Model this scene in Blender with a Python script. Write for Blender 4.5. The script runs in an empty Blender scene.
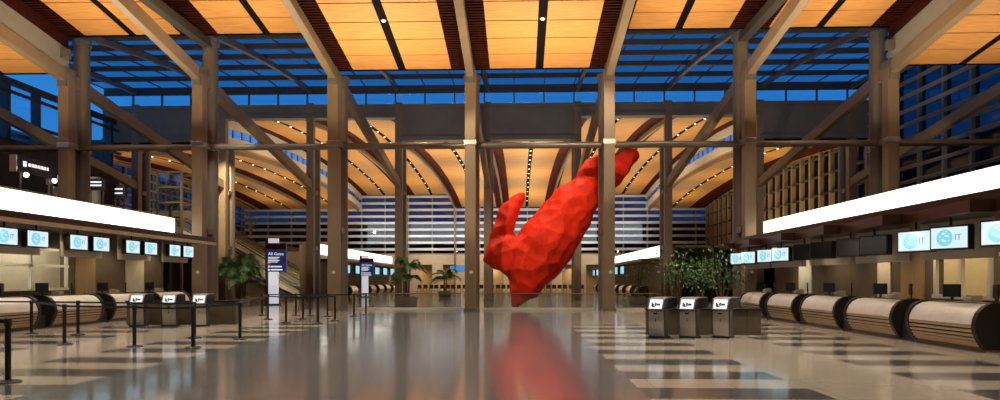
import bpy, bmesh, math, random
from mathutils import Vector, Matrix
R = math.radians
PI = math.pi
random.seed(7)
sc = bpy.context.scene
col = sc.collection

# ------------------------------------------------------------------ camera
F, PX, PY, EYE = 650.0, 500.0, 280.0, 1.6
TH = math.atan(20 / F)
CT, ST = math.cos(TH), math.sin(TH)
cam_d = bpy.data.cameras.new('camera')
cam = bpy.data.objects.new('camera', cam_d)
col.objects.link(cam)
cam.location = (0, 0, EYE)
cam.rotation_euler = (R(90), 0, TH)
cam_d.sensor_width = 36
cam_d.sensor_fit = 'HORIZONTAL'
cam_d.lens = F / 1000 * 36
cam_d.shift_y = 0.08
cam_d.clip_end = 500
sc.camera = cam


def ratio(u):
    a = (u - PX) / F
    t = ST / CT
    return (a - t) / (1 + a * t)


def Xat(u, Y):
    return ratio(u) * Y


def Yat(u, X):
    return X / ratio(u)


def Zat(v, X, Y):
    return EYE + (PY - v) * (Y * CT - X * ST) / F


XC = -2.55
BAY = 7.1


def XJ(j):
    return XC + BAY * j


# ------------------------------------------------------------------ materials
M = {}


def mat(name, c, rough=0.5, metal=0.0, emit=None, es=0.0, var=0.0, scale=3.0, spec=0.5, coat=0.0, stretch=(1, 1, 1), bump=0.0):
    m = bpy.data.materials.new(name)
    m.use_nodes = True
    nt = m.node_tree
    b = nt.nodes['Principled BSDF']
    b.inputs['Base Color'].default_value = (*c, 1)
    b.inputs['Roughness'].default_value = rough
    b.inputs['Metallic'].default_value = metal
    b.inputs['Specular IOR Level'].default_value = spec
    b.inputs['Coat Weight'].default_value = coat
    if var or bump:
        tc = nt.nodes.new('ShaderNodeTexCoord')
        mp = nt.nodes.new('ShaderNodeMapping')
        mp.inputs['Scale'].default_value = stretch
        nz = nt.nodes.new('ShaderNodeTexNoise')
        nz.inputs['Scale'].default_value = scale
        nz.inputs['Detail'].default_value = 4
        nt.links.new(tc.outputs['Object'], mp.inputs['Vector'])
        nt.links.new(mp.outputs['Vector'], nz.inputs['Vector'])
        if var:
            rp = nt.nodes.new('ShaderNodeValToRGB')
            rp.color_ramp.elements[0].position = 0.3
            rp.color_ramp.elements[1].position = 0.7
            rp.color_ramp.elements[0].color = (*[x * (1 - var) for x in c], 1)
            rp.color_ramp.elements[1].color = (*[min(1, x * (1 + var)) for x in c], 1)
            nt.links.new(nz.outputs['Fac'], rp.inputs['Fac'])
            nt.links.new(rp.outputs['Color'], b.inputs['Base Color'])
        if bump:
            bp = nt.nodes.new('ShaderNodeBump')
            bp.inputs['Strength'].default_value = bump
            nt.links.new(nz.outputs['Fac'], bp.inputs['Height'])
            nt.links.new(bp.outputs['Normal'], b.inputs['Normal'])
    if emit:
        b.inputs['Emission Color'].default_value = (*emit, 1)
        b.inputs['Emission Strength'].default_value = es
    M[name] = m
    return m


def glass_mat(name, tint, gloss=0.12, rough=0.03, gcol=(1, 1, 1)):
    m = bpy.data.materials.new(name)
    m.use_nodes = True
    nt = m.node_tree
    nt.nodes.clear()
    o = nt.nodes.new('ShaderNodeOutputMaterial')
    mx = nt.nodes.new('ShaderNodeMixShader')
    tr = nt.nodes.new('ShaderNodeBsdfTransparent')
    tr.inputs['Color'].default_value = (*tint, 1)
    gl = nt.nodes.new('ShaderNodeBsdfGlossy')
    gl.inputs['Roughness'].default_value = rough
    gl.inputs['Color'].default_value = (*gcol, 1)
    mx.inputs['Fac'].default_value = gloss
    nt.links.new(tr.outputs[0], mx.inputs[1])
    nt.links.new(gl.outputs[0], mx.inputs[2])
    nt.links.new(mx.outputs[0], o.inputs[0])
    M[name] = m
    return m


mat('wood', (0.66, 0.315, 0.095), 0.45, var=0.16, scale=2.2, stretch=(0.5, 5, 5))
mat('wood_vault', (0.72, 0.36, 0.09), 0.45, var=0.14, scale=2.2, stretch=(0.5, 5, 5))
mat('mahogany', (0.040, 0.008, 0.005), 0.6, spec=0.1, var=0.3, scale=4)
mat('mahogany_vault', (0.085, 0.013, 0.005), 0.6, spec=0.1, var=0.3, scale=4)
mat('slot', (0.006, 0.004, 0.003), 0.9, spec=0.1)
mat('steel_tan', (0.25, 0.18, 0.11), 0.42, metal=0.2, var=0.08, scale=1.2)
mat('steel_grey', (0.20, 0.17, 0.135), 0.34, metal=0.4, var=0.08, scale=1.5)
mat('steel_dark', (0.06, 0.054, 0.047), 0.5, metal=0.2, var=0.1)
mat('fascia_grey', (0.24, 0.225, 0.20), 0.55, var=0.06)
mat('bulkhead', (0.17, 0.155, 0.135), 0.6, var=0.12, scale=0.6)
mat('canopy', (0.042, 0.014, 0.007), 0.35, var=0.35, scale=3, stretch=(3, 0.4, 3))
mat('wall_brown', (0.20, 0.145, 0.09), 0.6, var=0.15, scale=1.5)
mat('wall_panel', (0.34, 0.23, 0.11), 0.5, var=0.12, scale=2, stretch=(4, 4, 0.5))
mat('wall_cream', (0.62, 0.55, 0.42), 0.6, var=0.06)
mat('wall_white', (0.72, 0.70, 0.64), 0.6, var=0.05)
mat('wall_dark', (0.055, 0.042, 0.032), 0.6, var=0.2)
mat('black', (0.008, 0.008, 0.009), 0.4)
mat('black_gloss', (0.010, 0.010, 0.012), 0.3, spec=0.3)
mat('belt', (0.008, 0.008, 0.008), 0.8)
mat('metal', (0.56, 0.52, 0.46), 0.3, metal=0.85, var=0.06)
mat('metal_white', (0.74, 0.70, 0.64), 0.35, metal=0.35, var=0.05, scale=5)
mat('bronze', (0.58, 0.46, 0.31), 0.32, metal=0.5, var=0.1)
mat('cap_dark', (0.012, 0.010, 0.009), 0.45)
mat('plinth', (0.20, 0.16, 0.12), 0.4)
mat('counter_wall', (0.115, 0.085, 0.05), 0.5, var=0.1)
mat('panel_grey', (0.42, 0.39, 0.34), 0.5, var=0.05)
mat('light_box', (0.9, 0.88, 0.82), 0.5, emit=(1.0, 0.93, 0.80), es=2.6)
mat('screen_on', (0.1, 0.1, 0.1), 0.3, emit=(0.72, 0.93, 1.0), es=0.95)
mat('screen_globe', (0.1, 0.2, 0.3), 0.3, emit=(0.22, 0.66, 0.82), es=0.95)
mat('screen_text', (0.1, 0.2, 0.3), 0.3, emit=(0.12, 0.30, 0.42), es=0.8)
mat('screen_off', (0.010, 0.010, 0.012), 0.2)
mat('kiosk_screen', (0.2, 0.2, 0.2), 0.3, emit=(0.95, 0.97, 1.0), es=0.95)
mat('navy', (0.012, 0.022, 0.085), 0.35, emit=(0.02, 0.045, 0.20), es=0.35)
mat('navy_dark', (0.006, 0.009, 0.022), 0.35)
mat('sign_text', (0.8, 0.8, 0.8), 0.4, emit=(0.9, 0.95, 1.0), es=0.8)
mat('sign_red', (0.5, 0.05, 0.03), 0.4, emit=(0.9, 0.12, 0.08), es=0.6)
mat('sign_post', (0.75, 0.75, 0.75), 0.4, emit=(0.85, 0.88, 1.0), es=0.55)
mat('lamp', (1, 1, 1), 0.4, emit=(1.0, 0.88, 0.66), es=5.0)
mat('bulb', (1, 1, 1), 0.4, emit=(1.0, 0.86, 0.66), es=4.0)
mat('red', (0.80, 0.030, 0.006), 0.6, spec=0.2, var=0.18, scale=1.6)
mat('leaf', (0.060, 0.14, 0.025), 0.45, var=0.35, scale=3)
mat('leaf_dark', (0.045, 0.11, 0.025), 0.45, var=0.35, scale=3)
mat('bark', (0.13, 0.085, 0.05), 0.8, var=0.3, scale=10)
mat('pot', (0.26, 0.22, 0.17), 0.5, var=0.1)
mat('soil', (0.03, 0.02, 0.014), 0.9)
mat('louver', (0.70, 0.72, 0.74), 0.35, metal=0.3)
mat('louver_dim', (0.50, 0.50, 0.49), 0.35, metal=0.4)
mat('mullion', (0.44, 0.31, 0.16), 0.4, metal=0.2)
mat('mullion_grey', (0.26, 0.25, 0.22), 0.4, metal=0.4)
mat('rail', (0.6, 0.57, 0.5), 0.25, metal=0.9)
mat('white_trim', (0.72, 0.68, 0.6), 0.5)
mat('blue_sign', (0.02, 0.06, 0.2), 0.4, emit=(0.05, 0.30, 0.9), es=0.7)
mat('shop', (0.2, 0.16, 0.1), 0.5, emit=(1.0, 0.72, 0.38), es=0.45)
mat('seat_dark', (0.02, 0.018, 0.018), 0.5)
mat('outside', (0.02, 0.02, 0.022), 0.9)
glass_mat('glass_sky', (0.72, 0.80, 0.86), 0.05)
glass_mat('glass_win', (0.9, 0.95, 1.0), 0.06)
glass_mat('glass_dark', (0.22, 0.26, 0.32), 0.05)
glass_mat('glass_rail', (0.86, 0.89, 0.87), 0.13, 0.05)


def floor_mat():
    m = bpy.data.materials.new('terrazzo')
    m.use_nodes = True
    nt = m.node_tree
    N, L = nt.nodes, nt.links
    b = N['Principled BSDF']
    g = N.new('ShaderNodeNewGeometry')
    sp = N.new('ShaderNodeSeparateXYZ')
    L.new(g.outputs['Position'], sp.inputs[0])

    def mth(op, a, c=None):
        n = N.new('ShaderNodeMath')
        n.operation = op
        for i, v in enumerate((a, c)):
            if v is None:
                continue
            if isinstance(v, (int, float)):
                n.inputs[i].default_value = v
            else:
                L.new(v, n.inputs[i])
        return n.outputs[0]
    ax = mth('ABSOLUTE', mth('ADD', sp.outputs[0], -XC))
    yy = sp.outputs[1]

    def between(lo, hi):
        return mth('MULTIPLY', mth('GREATER_THAN', ax, lo), mth('LESS_THAN', ax, hi))
    fr = mth('FRACT', mth('DIVIDE', mth('ADD', yy, 100.55), 1.75))
    on = mth('GREATER_THAN', fr, 0.5)
    centre = mth('LESS_THAN', ax, 4.3)
    st = mth('MULTIPLY', on, mth('ADD', between(4.3, 6.8), between(8.9, 11.6)))
    nz = N.new('ShaderNodeTexNoise')
    nz.inputs['Scale'].default_value = 60
    nz.inputs['Detail'].default_value = 6
    nz2 = N.new('ShaderNodeTexNoise')
    nz2.inputs['Scale'].default_value = 0.5
    L.new(g.outputs['Position'], nz.inputs['Vector'])
    L.new(g.outputs['Position'], nz2.inputs['Vector'])

    def mixc(f, a, c):
        n = N.new('ShaderNodeMix')
        n.data_type = 'RGBA'
        L.new(f, n.inputs[0])
        for i, v in ((6, a), (7, c)):
            if isinstance(v, tuple):
                n.inputs[i].default_value = (*v, 1)
            else:
                L.new(v, n.inputs[i])
        return n.outputs[2]
    base = mixc(centre, (0.33, 0.28, 0.22), (0.098, 0.099, 0.104))
    base = mixc(st, base, (0.062, 0.059, 0.060))
    # tile joints every 0.875 m
    jx = mth('LESS_THAN', mth('FRACT', mth('DIVIDE', mth('ADD', sp.outputs[0], 100.0), 1.2)), 0.012)
    jy = mth('LESS_THAN', mth('FRACT', mth('DIVIDE', mth('ADD', yy, 100.55), 0.875)), 0.016)
    jj = mth('MULTIPLY', mth('MAXIMUM', jx, jy), 0.35)
    base = mixc(jj, base, (0.05, 0.045, 0.04))
    sp2 = mth('MULTIPLY', mth('GREATER_THAN', nz.outputs['Fac'], 0.6), 0.25)
    base = mixc(sp2, base, (0.30, 0.28, 0.25))
    L.new(base, b.inputs['Base Color'])
    rg = mth('ADD', mth('MULTIPLY', nz2.outputs['Fac'], 0.07), 0.085)
    L.new(rg, b.inputs['Roughness'])
    b.inputs['Specular IOR Level'].default_value = 0.55
    bp = N.new('ShaderNodeBump')
    nz3 = N.new('ShaderNodeTexNoise')
    nz3.inputs['Scale'].default_value = 2.5
    L.new(g.outputs['Position'], nz3.inputs['Vector'])
    bp.inputs['Strength'].default_value = 0.035
    bp.inputs['Distance'].default_value = 0.05
    L.new(nz3.outputs['Fac'], bp.inputs['Height'])
    L.new(bp.outputs['Normal'], b.inputs['Normal'])
    M['terrazzo'] = m


floor_mat()


# ------------------------------------------------------------------ mesh builder
class MB:
    def __init__(s):
        s.v, s.f = [], []

    def add(s, vs, fs):
        n = len(s.v)
        s.v += [tuple(p) for p in vs]
        s.f += [tuple(i + n for i in f) for f in fs]
        return s

    def box(s, x0, x1, y0, y1, z0, z1):
        x0, x1 = min(x0, x1), max(x0, x1)
        y0, y1 = min(y0, y1), max(y0, y1)
        z0, z1 = min(z0, z1), max(z0, z1)
        vs = [(x0, y0, z0), (x1, y0, z0), (x1, y1, z0), (x0, y1, z0), (x0, y0, z1), (x1, y0, z1), (x1, y1, z1), (x0, y1, z1)]
        return s.add(vs, [(0, 3, 2, 1), (4, 5, 6, 7), (0, 1, 5, 4), (1, 2, 6, 5), (2, 3, 7, 6), (3, 0, 4, 7)])

    def hexa(s, b, t):
        return s.add(list(b) + list(t), [(0, 3, 2, 1), (4, 5, 6, 7), (0, 1, 5, 4), (1, 2, 6, 5), (2, 3, 7, 6), (3, 0, 4, 7)])

    def beam(s, p, q, w, h):
        p, q = Vector(p), Vector(q)
        d = (q - p).normalized()
        up = Vector((0, 0, 1))
        if abs(d.z) > 0.98:
            up = Vector((0, 1, 0))
        x = d.cross(up).normalized() * (w / 2)
        y = x.cross(d).normalized() * (h / 2)
        return s.hexa([p - x - y, p + x - y, p + x + y, p - x + y], [q - x - y, q + x - y, q + x + y, q - x + y])

    def cyl(s, p, q, r, r2=None, n=16, caps=True):
        p, q = Vector(p), Vector(q)
        r2 = r if r2 is None else r2
        d = (q - p).normalized()
        up = Vector((0, 0, 1)) if abs(d.z) < 0.95 else Vector((1, 0, 0))
        x = d.cross(up).normalized()
        y = d.cross(x).normalized()
        vs = []
        for c, rr in ((p, r), (q, r2)):
            for i in range(n):
                a = 2 * PI * i / n
                vs.append(c + x * math.cos(a) * rr + y * math.sin(a) * rr)
        fs = [(i, (i + 1) % n, n + (i + 1) % n, n + i) for i in range(n)]
        if caps:
            fs += [tuple(range(n - 1, -1, -1)), tuple(range(n, 2 * n))]
        return s.add(vs, fs)

    def lathe(s, prof, c=(0, 0, 0), n=20):
        vs, fs = [], []
        for r, z in prof:
            for i in range(n):
                a = 2 * PI * i / n
                vs.append((c[0] + r * math.cos(a), c[1] + r * math.sin(a), c[2] + z))
        for k in range(len(prof) - 1):
            for i in range(n):
                fs.append((k * n + i, k * n + (i + 1) % n, (k + 1) * n + (i + 1) % n, (k + 1) * n + i))
        fs.append(tuple(range(n - 1, -1, -1)))
        k = (len(prof) - 1) * n
        fs.append(tuple(range(k, k + n)))
        return s.add(vs, fs)

    def prism(s, pts, axis, a, b):
        """extrude a 2D outline along an axis: x -> pts are (y,z); y -> (x,z); z -> (x,y)"""
        def P(p, t):
            return (t, p[0], p[1]) if axis == 'x' else ((p[0], t, p[1]) if axis == 'y' else (p[0], p[1], t))
        n = len(pts)
        vs = [P(p, a) for p in pts] + [P(p, b) for p in pts]
        fs = [(i, (i + 1) % n, n + (i + 1) % n, n + i) for i in range(n)]
        fs += [tuple(range(n - 1, -1, -1)), tuple(range(n, 2 * n))]
        return s.add(vs, fs)

    def sweep(s, pts, w, h):
        """rectangular section swept along a path that stays in a plane of constant x"""
        n = len(pts)
        vs, fs = [], []
        for i, p in enumerate(pts):
            a, b = Vector(pts[max(0, i - 1)]), Vector(pts[min(n - 1, i + 1)])
            d = (b - a).normalized()
            side = Vector((0, 0, 1)).cross(d)
            side = side.normalized() if side.length > 1e-4 else Vector((1, 0, 0))
            up = d.cross(side).normalized()
            p = Vector(p)
            for sx, sy in ((-1, -1), (1, -1), (1, 1), (-1, 1)):
                vs.append(p + side * sx * w / 2 + up * sy * h / 2)
        for i in range(n - 1):
            for k in range(4):
                fs.append((4 * i + k, 4 * i + (k + 1) % 4, 4 * i + 4 + (k + 1) % 4, 4 * i + 4 + k))
        fs += [(3, 2, 1, 0), (4 * n - 4, 4 * n - 3, 4 * n - 2, 4 * n - 1)]
        return s.add(vs, fs)

    def tube(s, pts, radii, n=10):
        vs, fs = [], []
        m = len(pts)
        for i, p in enumerate(pts):
            a, b = Vector(pts[max(0, i - 1)]), Vector(pts[min(m - 1, i + 1)])
            d = (b - a).normalized()
            ref = Vector((0, 1, 0)) if abs(d.y) < 0.9 else Vector((1, 0, 0))
            x = d.cross(ref).normalized()
            y = d.cross(x).normalized()
            r = radii[i] if isinstance(radii, (list, tuple)) else radii
            for k in range(n):
                t = 2 * PI * k / n
                vs.append(Vector(p) + x * math.cos(t) * r + y * math.sin(t) * r)
        for i in range(m - 1):
            for k in range(n):
                fs.append((i * n + k, i * n + (k + 1) % n, (i + 1) * n + (k + 1) % n, (i + 1) * n + k))
        fs += [tuple(range(n - 1, -1, -1)), tuple(range((m - 1) * n, m * n))]
        return s.add(vs, fs)

    def build(s, name, m, parent=None, smooth=False, bevel=0.0):
        me = bpy.data.meshes.new(name)
        me.from_pydata(s.v, [], s.f)
        me.update()
        bm = bmesh.new()
        bm.from_mesh(me)
        bmesh.ops.recalc_face_normals(bm, faces=bm.faces)
        bm.to_mesh(me)
        bm.free()
        me.materials.append(M[m])
        if smooth:
            me.polygons.foreach_set('use_smooth', [True] * len(me.polygons))
            try:
                me.set_sharp_from_angle(angle=R(40))
            except Exception:
                pass
        o = bpy.data.objects.new(name, me)
        col.objects.link(o)
        if parent:
            o.parent = parent
        if bevel:
            b = o.modifiers.new('bevel', 'BEVEL')
            b.width = bevel
            b.segments = 2
            b.limit_method = 'ANGLE'
        return o


def tag(o, label, cat, group=None, kind=None):
    o['label'] = label
    o['category'] = cat
    if group:
        o['group'] = group
    if kind:
        o['kind'] = kind
    return o


def thing(name, label, cat, loc=(0, 0, 0), rz=0, group=None):
    o = bpy.data.objects.new(name, None)
    o.empty_display_size = 0.2
    col.objects.link(o)
    o.location = loc
    o.rotation_euler = (0, 0, rz)
    return tag(o, label, cat, group)


def struct(o, label=None, cat=None):
    o['kind'] = 'structure'
    if label:
        o['label'] = label
    if cat:
        o['category'] = cat
    return o


def dup(o, loc=None, rz=None, label=None, group=None, parent=None):
    c = o.copy()
    col.objects.link(c)
    if parent is not None:
        c.parent = parent
    if loc is not None:
        c.location = loc
    if rz is not None:
        c.rotation_euler = (0, 0, rz)
    if label:
        c['label'] = label
    if group:
        c['group'] = group
    for ch in [k for k in bpy.data.objects if k.parent == o]:
        dup(ch, parent=c)
    return c


def text(s, size, m, parent, loc, rot, name='lettering', align='LEFT', depth=0.004):
    cu = bpy.data.curves.new(name, 'FONT')
    cu.body = s
    cu.size = size
    cu.extrude = depth
    cu.align_x = align
    cu.align_y = 'CENTER'
    cu.materials.append(M[m])
    tmp = bpy.data.objects.new(name, cu)
    col.objects.link(tmp)
    me = bpy.data.meshes.new_from_object(tmp.evaluated_get(bpy.context.evaluated_depsgraph_get()))
    bpy.data.objects.remove(tmp)
    o = bpy.data.objects.new(name, me)
    col.objects.link(o)
    o.parent = parent
    o.location = loc
    o.rotation_euler = rot
    return o


ORD = ['first', 'second', 'third', 'fourth', 'fifth', 'sixth', 'seventh', 'eighth', 'ninth', 'tenth', 'eleventh', 'twelfth', 'thirteenth', 'fourteenth', 'fifteenth']

# ------------------------------------------------------------------ setting: floor
Y1, Y2, Y3 = 33.5, 51.6, 97.0          # front column row, second row, far wall
YB = -4.0                               # behind the camera
WL, WR = -33.6, 28.2
WL2 = -41.5                             # the back hall reaches farther left
struct(MB().box(WL, WR, YB, Y3 + 3, -0.3, 0).box(WL2, WL, Y2, Y3 + 3, -0.3, 0).build('floor', 'terrazzo'), 'polished terrazzo floor, grey in the middle, cream with dark stripes beside', 'floor')

# ------------------------------------------------------------------ ceilings
SL = 0.15


def z_low(Y):
    return 12.5 + SL * (Y1 - Y)


def z_high(Y):
    return 14.45 + SL * (Y1 - Y)


VC = [(51.6, 12.75), (56, 13.25), (62, 13.65), (70, 13.9), (78, 13.85), (86, 13.5), (92, 13.05), (97, 12.5)]


def z_vc(Y):
    for (a, za), (b, zb) in zip(VC, VC[1:]):
        if Y <= b:
            t = (Y - a) / (b - a)
            return za + (zb - za) * t
    return VC[-1][1]


def z_vh(Y):
    return z_vc(Y) + 1.85


def z_vs(Y):
    return z_vc(Y) - 0.35


def ceiling(label, bays, zf, ya, yb, step, wood, maho, sub=1):
    """one ceiling field: slab, wood panels, slatted strips beside the beams, dark slot at mid-bay"""
    x0, x1 = min(b[0] for b in bays), max(b[1] for b in bays)
    slab, pan, sl, slot = MB(), MB(), MB(), MB()
    n = max(1, int(round((yb - ya) / step)))
    ys = [ya + (yb - ya) * i / n for i in range(n + 1)]
    for a, b in zip(ys, ys[1:]):
        za, zb = zf(a) + 0.06, zf(b) + 0.06
        slab.hexa([(x0, a, za), (x1, a, za), (x1, b, zb), (x0, b, zb)], [(x0, a, za + .3), (x1, a, za + .3), (x1, b, zb + .3), (x0, b, zb + .3)])
    for bx0, bx1, ml, mr in bays:
        mid = (bx0 + bx1) / 2
        wl, wr = bx0 + (1.0 if ml else 0.05), bx1 - (1.0 if mr else 0.05)
        for a, b in zip(ys, ys[1:]):
            g = 0.035
            for xa, xb in ((wl, mid - .2), (mid + .2, wr)):
                za, zb = zf(a + g), zf(b - g)
                pan.hexa([(xa, a + g, za), (xb, a + g, za), (xb, b - g, zb), (xa, b - g, zb)], [(xa, a + g, za + .05), (xb, a + g, za + .05), (xb, b - g, zb + .05), (xa, b - g, zb + .05)])
            za, zb = zf(a), zf(b)
            xa, xb = mid - .2, mid + .2
            slot.hexa([(xa, a, za + .03), (xb, a, za + .03), (xb, b, zb + .03), (xa, b, zb + .03)], [(xa, a, za + .058), (xb, a, za + .058), (xb, b, zb + .058), (xa, b, zb + .058)])
            k = max(1, int((b - a) / .19))
            for i in range(k):
                c = a + (b - a) * (i + .5) / k
                zc = zf(c)
                for on, xa, xb in ((ml, bx0 + .02, wl - .02), (mr, wr + .02, bx1 - .02)):
                    if on:
                        sl.box(xa, xb, c - .06, c + .06, zc - .02, zc + .06)
    o = slab.build('ceiling', 'slot')
    struct(o, label, 'ceiling')
    pan.build('wood_panel', wood, o)
    if sl.v:
        sl.build('slat_strip', maho, o)
    slot.build('light_slot', 'slot', o)
    return o


def bays_of(j0, j1, lo=True, hi=True):
    return [(XJ(j), XJ(j + 1), (j > j0 or lo), (j + 1 < j1 or hi)) for j in range(j0, j1)]


ceiling('central front ceiling of honey wood panels lowest over the sculpture', bays_of(-1, 1), z_low, -4.0, Y1, 1.5, 'wood', 'mahogany')
ceiling('raised front ceiling of honey wood panels above the left columns', bays_of(-3, -1), z_high, -4.0, Y1, 1.5, 'wood', 'mahogany')
ceiling('raised front ceiling of honey wood panels above the right columns', bays_of(1, 3), z_high, -4.0, Y1, 1.5, 'wood', 'mahogany')
ceiling('low orange wood ceiling over the left aisle', [(WL, XJ(-4), 0, 1), (XJ(-4), XJ(-3), 1, 0)], z_low, -4.0, Y1, 1.5, 'wood', 'mahogany')
ceiling('low orange wood ceiling over the right aisle', [(XJ(3), XJ(4), 0, 1), (XJ(4), WR, 1, 0)], z_low, -4.0, Y1, 1.5, 'wood', 'mahogany')
ceiling('vaulted wood ceiling of the back hall behind the sculpture', bays_of(-1, 1), z_vc, Y2, Y3, 1.0, 'wood_vault', 'mahogany_vault')
ceiling('raised wood vault of the back hall, left of middle', bays_of(-3, -1), z_vh, Y2, Y3, 1.0, 'wood_vault', 'mahogany_vault')
ceiling('raised wood vault of the back hall, right of middle', bays_of(1, 3), z_vh, Y2, Y3, 1.0, 'wood_vault', 'mahogany_vault')
ceiling('low wood vault over the left side of the back hall', [(WL2, XJ(-5), 0, 1), (XJ(-5), XJ(-4), 1, 1), (XJ(-4), XJ(-3), 1, 0)], z_vs, Y2, Y3, 1.0, 'wood_vault', 'mahogany_vault')
ceiling('low wood vault over the right side of the back hall', [(XJ(3), XJ(4), 0, 1), (XJ(4), WR, 1, 0)], z_vs, Y2, Y3, 1.0, 'wood_vault', 'mahogany_vault')


# step walls between the high and low ceilings
def step_front(j, label):
    x = XJ(j)
    m = MB()
    m.hexa([(x - .12, -4, z_low(-4) + .1), (x + .12, -4, z_low(-4) + .1), (x + .12, Y1, z_low(Y1) + .1), (x - .12, Y1, z_low(Y1) + .1)],
           [(x - .12, -4, z_low(-4) + 1.2), (x + .12, -4, z_low(-4) + 1.2), (x + .12, Y1, z_low(Y1) + 1.2), (x - .12, Y1, z_low(Y1) + 1.2)])
    o = struct(m.build('wall_fascia', 'fascia_grey'), label, 'wall')
    u = MB().hexa([(x - .1, -4, z_low(-4) + 1.2), (x + .1, -4, z_low(-4) + 1.2), (x + .1, Y1, z_low(Y1) + 1.2), (x - .1, Y1, z_low(Y1) + 1.2)],
                  [(x - .1, -4, z_high(-4) - .03), (x + .1, -4, z_high(-4) - .03), (x + .1, Y1, z_high(Y1) - .03), (x - .1, Y1, z_high(Y1) - .03)])
    u.build('upper_band', 'mahogany', o)
    b = MB()
    for Yk in (Y1 - .5,):
        b.box(x - .5, x + .5, Yk - .15, Yk + .15, z_low(Yk) + .5, z_low(Yk) + 1.0)
    b.build('bracket', 'steel_grey', o, bevel=.03)


step_front(-3, 'pale grey sloping fascia above the leftmost big column')
step_front(3, 'pale grey sloping fascia above the rightmost big column')
step_front(-1, 'fascia closing the left side of the central front ceiling')
step_front(1, 'fascia closing the right side of the central front ceiling')


# ------------------------------------------------------------------ clerestory steps in the back hall
def clerestory(j, n, label):
    x = XJ(j)
    fr, gl, mu = MB(), MB(), MB()
    ys = [Y2 + (Y3 - Y2) * i / 26 for i in range(27)]
    for a, b in zip(ys, ys[1:]):
        for lo, hi in ((lambda Y: z_vs(Y) + .05, lambda Y: z_vs(Y) + .75), (lambda Y: z_vh(Y) - .75, lambda Y: z_vh(Y) + .05)):
            fr.hexa([(x - .15, a, lo(a)), (x + .15, a, lo(a)), (x + .15, b, lo(b)), (x - .15, b, lo(b))],
                    [(x - .15, a, hi(a)), (x + .15, a, hi(a)), (x + .15, b, hi(b)), (x - .15, b, hi(b))])
        gl.hexa([(x - .01, a, z_vs(a) + .75), (x + .01, a, z_vs(a) + .75), (x + .01, b, z_vs(b) + .75), (x - .01, b, z_vs(b) + .75)],
                [(x - .01, a, z_vh(a) - .75), (x + .01, a, z_vh(a) - .75), (x + .01, b, z_vh(b) - .75), (x - .01, b, z_vh(b) - .75)])
        mu.box(x - .06, x + .06, a - .06, a + .06, z_vs(a) + .7, z_vh(a) - .7)
    o = struct(fr.build(f'window_{n}', 'white_trim'), label, 'window')
    gl.build('pane', 'glass_win', o)
    mu.build('mullion', 'mullion_grey', o)


clerestory(-3, 1, 'curved band of small blue windows between the left vaults')
clerestory(3, 2, 'curved band of small blue windows between the right vaults')
for j in (-1, 1):
    m = MB()
    ys = [Y2 + (Y3 - Y2) * i / 26 for i in range(27)]
    for a, b in zip(ys, ys[1:]):
        m.hexa([(XJ(j) - .12, a, z_vc(a) + .1), (XJ(j) + .12, a, z_vc(a) + .1), (XJ(j) + .12, b, z_vc(b) + .1), (XJ(j) - .12, b, z_vc(b) + .1)],
               [(XJ(j) - .12, a, z_vh(a) + .05), (XJ(j) + .12, a, z_vh(a) + .05), (XJ(j) + .12, b, z_vh(b) + .05), (XJ(j) - .12, b, z_vh(b) + .05)])
    struct(m.build('wall_vault', 'white_trim'), 'pale step wall between the central vault and the %s raised vault' % ('left' if j < 0 else 'right'), 'wall')

# ------------------------------------------------------------------ bulkhead beam and clerestory strip above the second row
for j in range(-5, 5):
    x0, x1 = XJ(j), XJ(j + 1)
    if j == 4:
        x1 = WR
    if j == -5:
        x0 = WL
    short = j in (-3, -2, 1, 2)
    zb = 14.5 if short else 12.7
    m = MB()
    m.box(x0, x1, Y2 - .25, Y2 + .25, zb, 15.5)
    m.box(x0, x1, Y2 - .4, Y2 + .4, zb - .02, zb + .28)
    m.box(x0, x1, Y2 - .4, Y2 + .4, 15.3, 15.55)
    o = struct(m.build('wall_bulkhead', 'bulkhead'), '%s grey bulkhead panel under the blue clerestory, %s bay from the left' % ('shallow' if short else 'deep', ORD[j + 5]), 'wall')
o = struct(MB().box(WL, WR, Y2 - .12, Y2 + .12, 16.5, 16.75).build('window_3', 'steel_dark'), 'long strip of bright blue clerestory windows above the grey bulkhead', 'window')
MB().box(WL, WR, Y2 - .01, Y2 + .01, 15.5, 16.6).build('pane', 'glass_win', o)
m = MB()
x = WL
while x < WR:
    m.box(x - .05, x + .05, Y2 - .08, Y2 + .08, 15.5, 16.6)
    x += BAY / 3
m.build('mullion', 'steel_dark', o)


# ------------------------------------------------------------------ skylight
def z_sky(Y):
    t = (Y - Y1) / (Y2 - Y1)
    return 15.0 + 1.9 * math.sin(t * PI / 2 * 0.9) / math.sin(PI / 2 * .9)


SKX0, SKX1 = WL, WR
ys = [Y1 + (Y2 - Y1) * i / 24 for i in range(25)]
m = MB()
for a, b in zip(ys, ys[1:]):
    m.hexa([(SKX0, a, z_sky(a) + .2), (SKX1, a, z_sky(a) + .2), (SKX1, b, z_sky(b) + .2), (SKX0, b, z_sky(b) + .2)],
           [(SKX0, a, z_sky(a) + .23), (SKX1, a, z_sky(a) + .23), (SKX1, b, z_sky(b) + .23), (SKX0, b, z_sky(b) + .23)])
sky = struct(m.build('ceiling_skylight', 'glass_sky'), 'dark blue glazed skylight between the wood ceiling and the bulkhead', 'skylight')
npur = 7
pur_y = [Y1 + .9 + (Y2 - Y1 - .9) * (i / (npur - 1)) ** 1.15 for i in range(npur)]
for i, Yp in enumerate(pur_y):
    p = MB().box(SKX0, SKX1, Yp - .10, Yp + .10, z_sky(Yp) - .12, z_sky(Yp) + .2).build('purlin', 'steel_dark', sky)
g = MB()
xx = SKX0
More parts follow.
